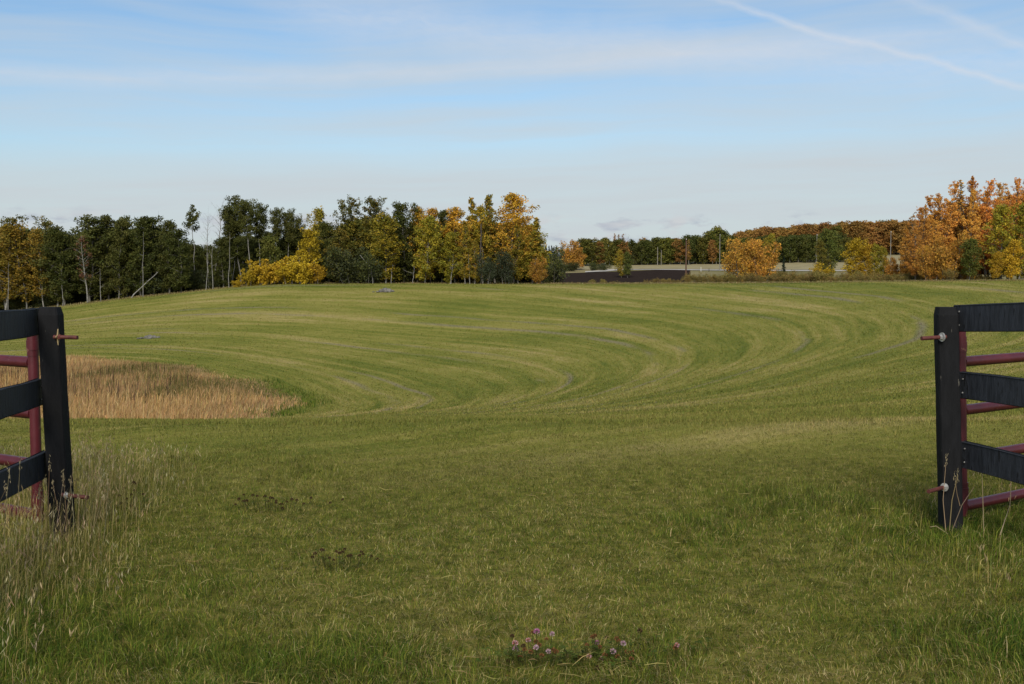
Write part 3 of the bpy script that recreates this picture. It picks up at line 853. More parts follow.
# zone 1: turf of the gateway
n = 620000
yb = np.sqrt(RNG.uniform(0, 1, n))                          # more area far off, but thin density with distance
Y = 3.4 + (13.6-3.4)*RNG.uniform(0, 1, n)**1.15
X = RNG.uniform(-1, 1, n)*(.50*Y + 1.2)
X += RNG.normal(0, .02, n)
Z = ground(X, Y)
lowf = vnoise(X*.55, Y*.55, 21); midf = vnoise(X*1.7, Y*1.7, 22); hif = vnoise(X*5, Y*5, 23)
side = np.clip((np.abs(X + .1) - .9)/2.2, 0, 1)*np.clip((9.5-Y)/4, 0, 1)          # lusher towards the fences
lush = np.clip(side*.8 + (lowf-.5)*1.1 + (midf-.5)*.7 + (hif-.5)*.3 + np.clip((5.2-Y)/2.5, -.3, .25), 0, 1)
far = np.clip((Y-8.5)/3, 0, 1)
worn = np.maximum(np.exp(-(((X-1.15)/.55)**2 + ((Y-4.45)/.38)**2)), .7*np.exp(-(((X+.05)/.8)**2 + ((Y-5.4)/.9)**2)))*np.clip(.4 + hif, 0, 1)
lush = np.clip(lush - worn*.7, 0, 1)
lush = lush*(1-.65*far)
h = (.042 + .115*lush)*RNG.uniform(.5, 1.4, n)*(1-.45*far)
w = (.0021 + .0013*lush)*RNG.uniform(.6, 1.4, n)*(1 + .10*np.maximum(Y-5, 0))
cl = np.floor(X*9)*7.3 + np.floor(Y*9)*3.1
az = (np.sin(cl*12.9898)*43758.5453 % 1.0)*6.283 + RNG.normal(0, .9, n)
lean = np.clip(RNG.normal(.85 - .2*lush, .38, n), .05, 1.5)
dryp = np.clip(.34 - .28*lush + (vnoise(X*2.6, Y*2.6, 25)-.5)*.35 + .10*far + .45*worn, .03, .8)
cg = pick([DG, MG, YG], [.34, .42, .24], n)*(1 - lush[:, None]*np.array([.34, .14, .15]))
cd = pick([STRAW, BRN, PALE, YG], [.40, .28, .08, .24], n)
dry = RNG.uniform(0, 1, n) < dryp
col = np.where(dry[:, None], cd, cg)
lean = np.where(dry, np.clip(lean+.45, .3, 1.7), lean)
fm = (np.clip((Y-6.8)/3.6, 0, 1)*.92)[:, None]
col = col*(1-fm) + fm*pick([FIELD[1], FIELD[0], FIELD[2], FIELD[3]], [.42, .2, .28, .10], n)*1.08
o = link('turf_grass', blades('turf_grass', np.stack([X, Y, Z-.005], 1), h, w, az, lean, col), kind='stuff')
tag(o, 'rough green turf with dry blades growing in the open gateway', 'grass', kind='stuff')

# dead blades lying loose on the turf
m = 5200
Y = 3.6 + 7.5*RNG.uniform(0, 1, m)**1.2; X = RNG.uniform(-1, 1, m)*(.5*Y + 1)
pt = vnoise(X*.9, Y*.9, 61)*.6 + vnoise(X*2.5, Y*2.5, 62)*.4; k = RNG.uniform(0, 1, m) < np.clip((pt-.3)*2.4, 0, 1)
X, Y = X[k], Y[k]; m = len(X); Z = ground(X, Y)
a_ = RNG.uniform(0, 6.28, m); L_ = RNG.uniform(.04, .14, m); d_ = np.stack([np.cos(a_), np.sin(a_), RNG.normal(0, .18, m)], 1); q_ = np.stack([-np.sin(a_), np.cos(a_), RNG.normal(0, .3, m)], 1)
c_ = np.stack([X, Y, Z + RNG.uniform(.02, .075, m)], 1); bend = q_*(L_*RNG.normal(0, .15, m))[:, None]; W_ = (RNG.uniform(.0011, .0022, m))[:, None]
up_ = np.array([0, 0, .7])
V = np.stack([c_-d_*L_[:, None]*.5-q_*W_*.4, c_-d_*L_[:, None]*.5+q_*W_*.4+up_*W_*.5, c_+bend+q_*W_*.5+up_*W_, c_+bend-q_*W_*.5, c_+d_*L_[:, None]*.5+up_*W_*.3], 1).reshape(-1, 3)
kk_ = np.arange(m)[:, None]*5
o = link('dead_grass', np_mesh('dead_grass', V, [kk_ + np.array([[0, 1, 2, 3]]), kk_ + np.array([[3, 2, 4]])], M['grass'], np.repeat(pick([STRAW, (.20, .165, .06), (.20, .14, .06)], [.4, .35, .25], m), 5, axis=0)), kind='stuff')
tag(o, 'loose dead straw coloured blades lying on the gateway turf', 'dead grass', kind='stuff')

# zone 2: mown grass from the gateway to the far edge of the field
n = 420000
Y = np.exp(RNG.uniform(math.log(10.5), math.log(168), n)); X = RNG.uniform(-1, 1, n)*(.49*Y + 1.5)
g, ang = rounds(X, Y); keep = (hollow(X, Y) > .3) & (RNG.uniform(0, 1, n) < np.clip((Y-10.3)/2.5, .15, 1))
X, Y, g, ang = X[keep], Y[keep], g[keep], ang[keep]; n = len(X); Z = ground(X, Y)
h = RNG.uniform(.03, .075, n)*(1+np.minimum(Y, 60)*.006); w = .0042*(1 + .19*np.maximum(Y-9, 0))*RNG.uniform(.6, 1.3, n)
tint = RNG.uniform(.78, 1.32, n)[:, None]*(1 + RNG.normal(0, .05, (n, 3)))
me = blades('mown_grass', np.stack([X, Y, Z-.004], 1), h, w, RNG.uniform(0, 6.28, n), np.clip(RNG.normal(.6, .3, n), 0, 1.2), tint)
me.materials.clear(); me.materials.append(M['mown'])
for nm, arr in (('g', g), ('ang', ang)):
    a = me.attributes.new(nm, 'FLOAT', 'POINT'); a.data.foreach_set('value', np.repeat(arr, 5).astype(np.float32))
o = link('mown_grass', me, kind='stuff')
tag(o, 'short mown grass sweeping from the gateway to the far edge of the field', 'grass', kind='stuff')

# zone 3: tall dry grass along the left fence, and greener tufts at the right post
def tall(name, n, xr, yr, hmax, dens, pal, probs, label, seedp=.12, wmul=.62, stalk=.30):
    X = RNG.uniform(*xr, n); Y = RNG.uniform(*yr, n)
    d = dens(X, Y); d = d*(.35 + .9*vnoise(X*2.2, Y*2.2, 41)); k = RNG.uniform(0, 1, n) < d
    X, Y, d = X[k], Y[k], d[k]; m = len(X); Z = ground(X, Y)
    tl = RNG.uniform(0, 1, m) < stalk
    h = hmax*RNG.uniform(.8, 1.2, m)*np.where(tl, RNG.uniform(.65, 1.15, m), RNG.uniform(.25, .7, m))*np.clip(.4+.7*d, .3, 1)
    w = np.where(tl, .0022, .0040)*RNG.uniform(.7, 1.3, m)*wmul
    col = np.where(tl[:, None], pick([(.36, .285, .10), (.43, .35, .14), (.27, .21, .075)], [.5, .25, .25], m), pick(pal, probs, m))
    lean = np.clip(RNG.normal(.35, .22, m), 0, 1); lean = np.where(tl, lean*.6, lean*1.3)
    sel = np.nonzero(tl & (RNG.uniform(0, 1, m) < seedp*3))[0]
    me = blades(name, np.stack([X, Y, Z], 1), h, w, RNG.normal(.3, 1.2, m), lean, col, (sel, pick([(.30, .23, .12), (.22, .16, .08), (.36, .30, .17)], [.5, .3, .2], len(sel)), 1.0))
    o = link(name, me, kind='stuff'); tag(o, label, 'grass', kind='stuff')
    return o

sm = lambda x: np.clip(x, 0, 1)**2*(3-2*np.clip(x, 0, 1))
tall('tall_dry_grass', 64000, (-6.0, -1.5), (3.9, 11.5), .36,
     lambda X, Y: sm((-X - 1.72 - .13*(Y-4.2))/.8)*sm((10.2-Y)/3.0)*np.where((Y < 7) & (Y > 5.6), .8, 1.15), [STRAW, YG, MG, PALE], [.46, .32, .12, .10],
     'tall dry seeding grass standing around the left fence post', .10)
tall('tall_green_grass', 26000, (1.2, 4.4), (4.0, 9.0), .30,
     lambda X, Y: sm((X - 1.3 - .05*(Y-4))/2.2)*sm((9.4-Y)/3.2)*.75, [MG, YG, DG, STRAW], [.38, .30, .2, .12],
     'long green grass growing around the right fence post', .05, .8, .07)
# zone 4: tan grass of the slough
n = 150000
X = RNG.uniform(-75, -5, n); Y = RNG.uniform(38, 96, n); g = hollow(X, Y)
k = (g < -.2 + RNG.uniform(0, .8, n)) & (X > -.62*Y - 4)
X, Y, g = X[k], Y[k], g[k]; n = len(X); Z = ground(X, Y)
pt = vnoise(X*.22, Y*.22, 51)*.6 + vnoise(X*.7, Y*.7, 52)*.4
edge = np.clip(-g/2.5, .35, 1)
h = (.45 + .45*pt)*RNG.uniform(.6, 1.25, n)*edge; w = RNG.uniform(.015, .038, n)
c1 = pick([(.36, .225, .088), (.43, .29, .135), (.28, .165, .062)], [.45, .3, .25], n)
c2 = pick([(.28, .165, .072), (.34, .225, .105), (.20, .155, .05)], [.5, .3, .2], n)
col = np.where((pt > .5)[:, None], c1, c2)
grn = (g > -7) & (Y > 60) & (X > -30) & (vnoise(X*.3, Y*.3, 53) > .42)
col = np.where((grn & (RNG.uniform(0, 1, n) < .8))[:, None], pick([(.085, .080, .022), (.13, .105, .035)], [.5, .5], n), col)
o = link('slough_grass', blades('slough_grass', np.stack([X, Y, Z], 1), h, w, RNG.normal(.3, 1.5, n), np.clip(RNG.normal(.4, .25, n), 0, 1), col), kind='stuff')
tag(o, 'tall tan grass filling the unmown hollow behind the left post', 'grass', kind='stuff')
n = 9000
X = RNG.uniform(-26, -9, n); Y = RNG.uniform(46, 74, n); q = hollow(X, Y); k = (q > -1.0) & (q < 2.2*RNG.uniform(.6, 1, n))
X, Y = X[k], Y[k]; n = len(X); Z = ground(X, Y)
o = link('green_bank_grass', blades('green_bank_grass', np.stack([X, Y, Z], 1), RNG.uniform(.10, .32, n), RNG.uniform(.02, .04, n), RNG.uniform(0, 6.28, n), RNG.uniform(.2, .8, n), pick([DG, MG, (.045, .065, .012)], [.4, .4, .2], n)), kind='stuff')
tag(o, 'deep green grass on the bank at the right tip of the tan hollow', 'grass', kind='stuff')
# dark dock stalks in the slough
n = 300
X = RNG.uniform(-42, -18, n); Y = RNG.uniform(58, 78, n); k = hollow(X, Y) < -2.5; X, Y = X[k], Y[k]; n = len(X); Z = ground(X, Y)
o = link('dock_stalks', blades('dock_stalks', np.stack([X, Y, Z], 1), RNG.uniform(.85, 1.15, n), np.full(n, .05), RNG.uniform(0, 6, n), np.full(n, .1), pick([(.05, .03, .02), (.08, .045, .03)], [.5, .5], n)), kind='stuff')
tag(o, 'dark brown weed stalks standing out of the tan hollow grass', 'weeds', kind='stuff')
# rough grass along the field edges far off
n = 26000
u = RNG.uniform(-40, 1080, n); Y = RNG.uniform(164, 174, n); k = RNG.uniform(0, 1, n) < np.where(u < 545, .75, .95)
u, Y = u[k], Y[k]; n = len(u); X = (u-CX)/F_PX*Y; Z = ground(X, Y)
o = link('edge_grass', blades('edge_grass', np.stack([X, Y, Z], 1), RNG.uniform(.12, .42, n)*np.clip((Y-163)/6, .2, 1), RNG.uniform(.04, .10, n), RNG.uniform(0, 6.28, n), RNG.uniform(.1, .7, n),
         pick([(.20, .165, .07), (.115, .105, .03), (.26, .20, .09), (.16, .11, .05)], [.3, .3, .2, .2], n)), kind='stuff')
tag(o, 'uncut rough grass along the far edge of the mown field', 'grass', kind='stuff')

# ------------------------------------------------------------------ fences and gates
def board(bm, p0, p1, height, thick, seed=0):
    """a plank from p0 to p1 (centres), a little uneven"""
    p0, p1 = Vector(p0), Vector(p1); d = (p1-p0); L = d.length; d.normalize()
    side = Vector((d.y, -d.x, 0)).normalized(); up = side.cross(d).normalized()
    if up.z < 0: up = -up
    r = random.Random(seed); k = 9; rings = []
    for i in range(k):
        c = p0 + d*(L*i/(k-1)); e = r.uniform(-.004, .004)
        ring = []
        for a, b in ((-1, -1), (1, -1), (1, 1), (-1, 1)):
            for ca, cb in (((.8, 1), (1, .93)) if (a*b > 0) else ((1, .93), (.8, 1))):
                ring.append(bm.verts.new(c + side*(a*ca*thick/2) + up*(b*cb*height/2 + e + (r.uniform(-.002, .002)))))
        rings.append(ring)
    for i in range(k-1):
        for j in range(8):
            bm.faces.new((rings[i][j], rings[i][(j+1) % 8], rings[i+1][(j+1) % 8], rings[i+1][j]))
    bm.faces.new(rings[0]); bm.faces.new(rings[-1])


def post_mesh(base, top, size, yaw, seed):
    """a square timber post with chamfered top, slightly worn edges"""
    bm = bmesh.new(); r = random.Random(seed); rings = []
    base, top = Vector(base), Vector(top); k = 12
    ts = [-.25] + [i/(k-1)*.965 for i in range(k)] + [1.0]
    ca, sa = math.cos(yaw), math.sin(yaw)
    for i, t in enumerate(ts):
        c = base.lerp(top, t); s = size/2*(1 if t < .98 else .84); ring = []
        for a, b in ((-1, -1), (1, -1), (1, 1), (-1, 1)):
            for x, y in (((a, b*.88), (a*.88, b)) if a*b > 0 else ((a*.88, b), (a, b*.88))):
                x, y = x*s + r.uniform(-.0015, .0015), y*s + r.uniform(-.0015, .0015)
                ring.append(bm.verts.new((c.x + x*ca - y*sa, c.y + x*sa + y*ca, c.z)))
        rings.append(ring)
    for i in range(len(rings)-1):
        for j in range(8):
            bm.faces.new((rings[i][j], rings[i][(j+1) % 8], rings[i+1][(j+1) % 8], rings[i+1][j]))
    bm.faces.new(rings[0]); bm.faces.new(rings[-1])
    return bm


def rod(bm, p0, p1, r, n=14, caps=True):
    p0, p1 = Vector(p0), Vector(p1); d = (p1-p0).normalized()
    a = d.orthogonal().normalized(); b = d.cross(a); R = []
    for p in (p0, p1):
        R.append([bm.verts.new(p + a*r*math.cos(2*math.pi*i/n) + b*r*math.sin(2*math.pi*i/n)) for i in range(n)])
    for i in range(n): bm.faces.new((R[0][i], R[0][(i+1) % n], R[1][(i+1) % n], R[1][i]))
    if caps: bm.faces.new(R[0]); bm.faces.new(R[1])


def rodobj(name, p0, p1, r, m, parent, n=14):
    bm = bmesh.new(); rod(bm, p0, p1, r, n)
    o = bm_obj(name, bm, m, parent, True)
    mod = o.modifiers.new('edge', 'EDGE_SPLIT'); mod.split_angle = math.radians(40)
    return o


def star(bm, c, d, r):
    d = Vector(d).normalized(); a = d.cross(Vector((0, 0, 1))).normalized(); b = a.cross(d)
    n = 8; v0, v1 = [], []
    for i in range(n):
        t = 2*math.pi*i/n + .0; q = r*((1.0 if i % 2 == 0 else .42)*(1.25 if i % 4 == 2 else .8))
        p = Vector(c) + a*q*math.cos(t) + b*q*math.sin(t)
        v0.append(bm.verts.new(p)); v1.append(bm.verts.new(p + d*.006))
    for i in range(n): bm.faces.new((v0[i], v0[(i+1) % n], v1[(i+1) % n], v1[i]))
    bm.faces.new(v0); bm.faces.new(v1)


def make_side(lab_f, lab_g, base, top, yaw, rails, next_post, gate_foot, gate_dir, gate_lean, pins, seed, gate_h=1.275, tr=.034):
    """one side of the gateway: black board fence with its hinge pins, and the tube gate hung on them"""
    o0 = Vector((base.x, base.y, 0))
    f = thing('board_fence', lab_f, 'fence', tuple(o0), 'black board fences of the gateway')
    bm_obj('post', post_mesh(base-o0, top-o0, .123, yaw, seed), M['post'], f)
    npb, npt = next_post
    bm_obj('post', post_mesh(Vector(npb)-o0, Vector(npt)-o0, .143, yaw, seed+1), M['post'], f)
    for i, (p0, p1) in enumerate(rails):
        bm = bmesh.new(); d = (p1-p0)
        board(bm, p0-o0, p0 + d*(2.75/d.length)-o0, .168, .036, seed+10+i)
        rb = bm_obj('rail', bm, M['rail'], f)
        side = Vector((-d.y, d.x, 0)).normalized()*(1 if base.x < 0 else -1)
        for q in (-.045, .04):                                    # nail heads
            c = p0 + d.normalized()*.05 + Vector((0, 0, q)); s = Vector((d.y, -d.x, 0)).normalized()
            if s.x*base.x > 0: s = -s
            rodobj('nail', c + s*.016 - o0, c + s*.021 - o0, .005, M['zinc'], rb, 8)
    for (a, b, w, plate) in pins:
        a, b = Vector(a), Vector(b); d = (b-a).normalized()
        pin = rodobj('hinge_pin', a-d*.02-o0, b-o0, .0125, M['rust'], f)
        rodobj('nut', a + d*.012-o0, a + d*.028-o0, .0165, M['zinc'] if not plate else M['rust'], pin, 6)
        bm = bmesh.new()
        if plate: star(bm, a+d*.004-o0, d, .040); bm_obj('washer', bm, M['tanplate'], pin)
        else:
            rod(bm, a+d*.004-o0, a+d*.010-o0, w, 16); bm_obj('washer', bm, M['zinc'], pin)
    # gate
    g0 = Vector((gate_foot.x, gate_foot.y, 0))
    g = thing('tube_gate', lab_g, 'gate', tuple(g0), 'maroon tube gates of the gateway')
    gd = Vector((gate_dir[0], gate_dir[1], 0)).normalized(); L = 2.35; zl, zh = gate_foot.z, gate_foot.z + gate_h*.93
    lean = lambda z: Vector((gate_lean*(z - zl), 0, 0))
    rodobj('hinge_tube', Vector((0, 0, zl-.05)) + lean(zl-.05), Vector((0, 0, zh+.03)) + lean(zh), .034, M['red'], g, 20)
    rodobj('end_tube', gd*L + Vector((0, 0, zl-.05)) + lean(zl), gd*L + Vector((0, 0, zh+.03)) + lean(zh), .031, M['red'], g, 20)
    for i in range(5):
        z = zl + .01 + (gate_h - .02)*(0, .25, .5, .75, .93)[i]
        rodobj('cross_tube', gd*.02 + lean(z) + Vector((0, 0, z)), gd*(L-.02) + lean(z) + Vector((0, 0, z)), tr, M['red'], g, 20)
    rodobj('brace', gd*(L*.5) + Vector((0, 0, zl)) + lean(zl) + Vector((0, .045, 0)), gd*(L*.5) + Vector((0, .045, zh)) + lean(zh), .016, M['red'], g, 10)
    for z, (a, b, w, plate) in zip((zh-.17, zl+.07), pins):
        sl = rodobj('hinge_sleeve', lean(z) + Vector((0, 0, z-.035)), lean(z) + Vector((0, 0, z+.10)), .0365, M['red'], g, 20)
        a = Vector(a); d = (Vector(b)-a).normalized(); c = g0 + lean(z) + Vector((0, 0, z+.03))
        rodobj('hinge_eye', c - g0 - Vector((0, 0, .028)), c - g0 + Vector((0, 0, .035)), .040, M['red'], sl, 20)
    return f, g


YP = 6.82
Lb, Lt = at(63, 533, YP), at(50, 307, YP)
Rb, Rt = at(951, 527, YP), at(945.7, 307, YP)
Lb.z = 0; Rb.z = 0
lr = []
for (u0, v0, u1, v1, rat) in ((38, 321.5, 0, 326, .897), (41, 391.5, 0, 404, .897), (47, 463, 0, 486, .897)):
    lr.append((at(u0, v0, YP+.05), at(u1, v1, YP*rat)))
rrails = []
for (u0, v0, u1, v1, rat) in ((956, 318, 1024, 317, .925), (960, 384.8, 1024, 392.7, .925), (962, 453.7, 1024, 469.4, .925)):
    rrails.append((at(u0, v0, YP+.05), at(u1, v1, YP*rat)))
def nextpost(r):
    d = (r[1][1]-r[1][0]); d.z = 0; d.normalize(); p = Vector((r[1][0].x, r[1][0].y, 0)) + d*2.45
    s = Vector((d.y, -d.x, 0)); s = s if s.x*p.x < 0 else -s
    p = p + s*.095
    return (p.x, p.y, 0), (p.x, p.y, 1.42)
lp = [(at(57, 337, YP-.075), at(77.5, 337.5, YP-.10), 1, True), (at(65, 495, YP-.075), at(88, 497.5, YP-.11), .021, False)]
rp = [(at(943, 337, YP-.075), at(921.5, 338.5, YP-.12), .028, False), (at(945, 487, YP-.075), at(928.5, 491.5, YP-.20), .026, False)]
lgf = at(38, 516.5, YP+.24); rgf = at(962, 508, YP+.24)
make_side('black board fence with a thick post at the left of the gateway', 'maroon tube gate swung open behind the left black fence',
          Lb, Lt, math.radians(4), lr, nextpost(lr), lgf, (-.3, .18), -.004, lp, 100, 1.345, .037)
make_side('black board fence with a thick post at the right of the gateway', 'maroon tube gate swung open behind the right black fence',
          Rb, Rt, math.radians(-8), rrails, nextpost(rrails), rgf, (.59, .42), -.035, rp, 200)

# seed stalks leaning on the posts
def stalks(name, specs, label):
    V, Q, Cc, nn = [], [], [], 0
    Fs = []
    for pts, r, head in specs:
        v, q = tube_arrays([tuple(p) for p in pts], np.linspace(r, r*.5, len(pts)), 4)
        V.append(v); Fs.append(q+nn); nn += len(v); Cc.append(np.tile(np.array(pick([(.34, .28, .17), (.26, .2, .11)], [.5, .5], 1)), (len(v), 1)))
        if head:
            tip = np.array(tuple(pts[-1]))
            for _ in range(14):
                c = tip + RNG.normal(0, 1, 3)*np.array([.004, .004, .022]); a = np.array([RNG.normal(0, .003), RNG.normal(0, .003), .009]); s = np.array([.0018, .001, 0])
                V.append(np.stack([c-a, c+s, c+a, c-s])); Fs.append(np.arange(4)[None]+nn); nn += 4; Cc.append(np.tile(np.array([[.32, .26, .15]]), (4, 1)))
    o = link(name, np_mesh(name, np.concatenate(V), Fs, M['grass'], np.concatenate(Cc)))
    return tag(o, label, 'grass', kind='stuff')

yy = YP-.16
stalks('grass_stalks', [([at(949, 536, yy), at(952, 500, yy-.02), at(958, 475, yy-.04)], .0035, True),
                        ([at(950, 536, yy), at(962, 505, yy-.02), at(974, 487, yy)], .003, False), ([at(960, 506, yy-.02), at(957, 494, yy), at(955, 478, yy)], .0025, True),
                        ([at(946, 533, yy), at(943, 500, yy), at(946, 462, yy-.02)], .0025, True),
                        ([at(984, 540, yy), at(983, 505, yy), at(982, 470, yy)], .003, False), ([at(1000, 535, yy-.1), at(1010, 505, yy), at(1012, 462, yy)], .003, False),
                        ([at(948, 534, yy), at(936, 526, yy-.05), at(930, 527, yy-.08)], .003, False)],
       'pale bent grass stalks leaning against the right fence post')
ls = []
for i in range(16):
    u0 = 40 + i*4 + RNG.uniform(-4, 4); u1 = u0 + RNG.uniform(-14, 16); vt_ = RNG.uniform(455, 505)
    ls.append(([at(u0, 545, yy), at(u0*.5+u1*.5+1, (545+vt_)/2, yy-.03), at(u1, vt_, yy-.02)], .0024, True))
for u0, u1, vt_ in ((4, 9, 474), (16, 20, 462), (-4, 6, 489)):
    ls.append(([at(u0, 545, yy-.6), at(u0+2, 505, yy-.62), at(u1, vt_, yy-.6)], .0024, True))
stalks('grass_stalks', ls, 'pale seeding grass stalks leaning against the left fence post')

# ------------------------------------------------------------------ stone heaps
def heap(u, v, Y, spec, label, seed):
    r = random.Random(seed)
    Y = next(y for y in np.arange(60, 170, .5) if (lambda q: gz(q.x, y) >= q.z)(at(u, v, y)))
    c = at(u, v, Y); zb = gz(c.x, Y)
    bm = bmesh.new()
    for dx, dy, s, fl in spec:
        b2 = bmesh.ops.create_icosphere(bm, subdivisions=2, radius=1)
        R = Matrix.Rotation(r.uniform(0, 6), 3, 'Z')
        sc = Vector((s*r.uniform(.9, 1.3), s*r.uniform(.8, 1.1), s*fl))
        for vtx in b2['verts']:
            q = vtx.co; k = 1 + .22*math.sin(q.x*3.1+seed+dx)*math.cos(q.y*2.7+dx) + r.uniform(-.05, .05)
            p = R @ Vector((q.x*sc.x*k, q.y*sc.y*k, q.z*sc.z*k)); vtx.co = p + Vector((dx, dy, s*fl*.45))
    o = bm_obj('rock_pile', bm, M['rock']); o.location = (c.x, Y, zb)
    return tag(o, label, 'rocks', 'stone heaps left in the field')

heap(385, 292.5, 152, [(-.5, 0, .38, .7), (0, .1, .55, .75), (.45, -.1, .45, .8), (.75, .2, .3, .7), (-1.0, .1, .22, .5), (-1.5, 0, .16, .4), (.2, -.4, .3, .6), (-.9, -.3, .25, .4)], 'grey stone heap near the top of the mown hill', 4)
heap(149, 339, 112, [(-.3, 0, .26, .7), (.1, .1, .33, .75), (.45, .2, .26, .8), (.75, .3, .2, .7), (-.7, -.1, .2, .5), (-1.0, -.2, .14, .4), (.2, -.3, .18, .5)], 'small grey stone heap on the slope above the tan grass', 9)

# ------------------------------------------------------------------ poles, mast, markers
def pole(u, vt, Y, r, m, label, arm=True, name='utility_pole', group='utility poles by the road'):
    p = at(u, vt, Y); zb = gz(p.x, Y); H = p.z-zb
    o = thing(name, label, 'pole', (p.x, Y, zb), group)
    A = Acc(); A.tube([(0, 0, -.6), (0, 0, H*.5), (0, 0, H)], [r, r*.88, r*.72], 10)
    link('shaft', A.mesh('shaft', m), o)
    if arm:
        bm = bmesh.new(); bmesh.ops.create_cube(bm, size=1)
        for vv in bm.verts: vv.co = Vector((vv.co.x*.14, vv.co.y*.9, vv.co.z*.12 + H-.45))
        bm_obj('crossarm', bm, m, o)
        for s in (-.38, .38):
            bm = bmesh.new(); rod(bm, (0, s, H-.39), (0, s, H-.2), .04, 8); bm_obj('insulator', bm, M['white'], o)
    return o

pole(686.3, 238, 268, .19, M['polewood'], 'dark brown utility pole at the right end of the ploughed field')
pole(720, 234, 372, .13, M['polegrey'], 'pale pole in front of the highest tree of the distant line')
pole(817, 234, 350, .12, M['polegrey'], 'pale pole left of the tall dark green tree')
pole(891, 231, 372, .13, M['polegrey'], 'pale pole between the yellow clump and the orange grove')
pole(657.7, 247, 432, .16, M['polegrey'], 'taller of two short pale posts before the distant trees', False, 'post', 'short pale posts before the distant trees')
pole(661.3, 250, 432, .12, M['polegrey'], 'shorter of two short pale posts before the distant trees', False, 'post', 'short pale posts before the distant trees')
pole(701, 267, 366, .055, M['white'], 'white road marker post left of the dark one', False, 'marker_post', 'marker posts by the road')
pole(709, 268, 366, .10, M['bark_dark'], 'short dark marker post beside the gravel road', False, 'marker_post', 'marker posts by the road')

p = at(158.5, 211, 420); zb = gz(p.x, 420); H = p.z-zb
mast = thing('radio_mast', 'thin grey radio mast standing behind the dark poplars', 'mast', (p.x, 420, zb))
A = Acc()
for k in range(3):
    a = k*2.094; A.tube([(.28*math.cos(a), .28*math.sin(a), -.5), (.10*math.cos(a), .10*math.sin(a), H*.86)], [.045, .04], 6)
link('legs', A.mesh('legs', M['steel']), mast)
A = Acc()
nz_ = 34
for i in range(nz_):
    f0, f1 = i/nz_, (i+1)/nz_
    for k in range(3):
        a, b = k*2.094, (k+1)*2.094; q0, q1 = .28-.18*f0, .28-.18*f1
        A.tube([(q0*math.cos(a), q0*math.sin(a), H*.86*f0), (q1*math.cos(b), q1*math.sin(b), H*.86*f1)], [.022, .022], 4)
link('lattice', A.mesh('lattice', M['steel']), mast)
A = Acc(); A.tube([(0, 0, H*.8), (0, 0, H)], [.05, .03], 6); link('antenna', A.mesh('antenna', M['steel']), mast)

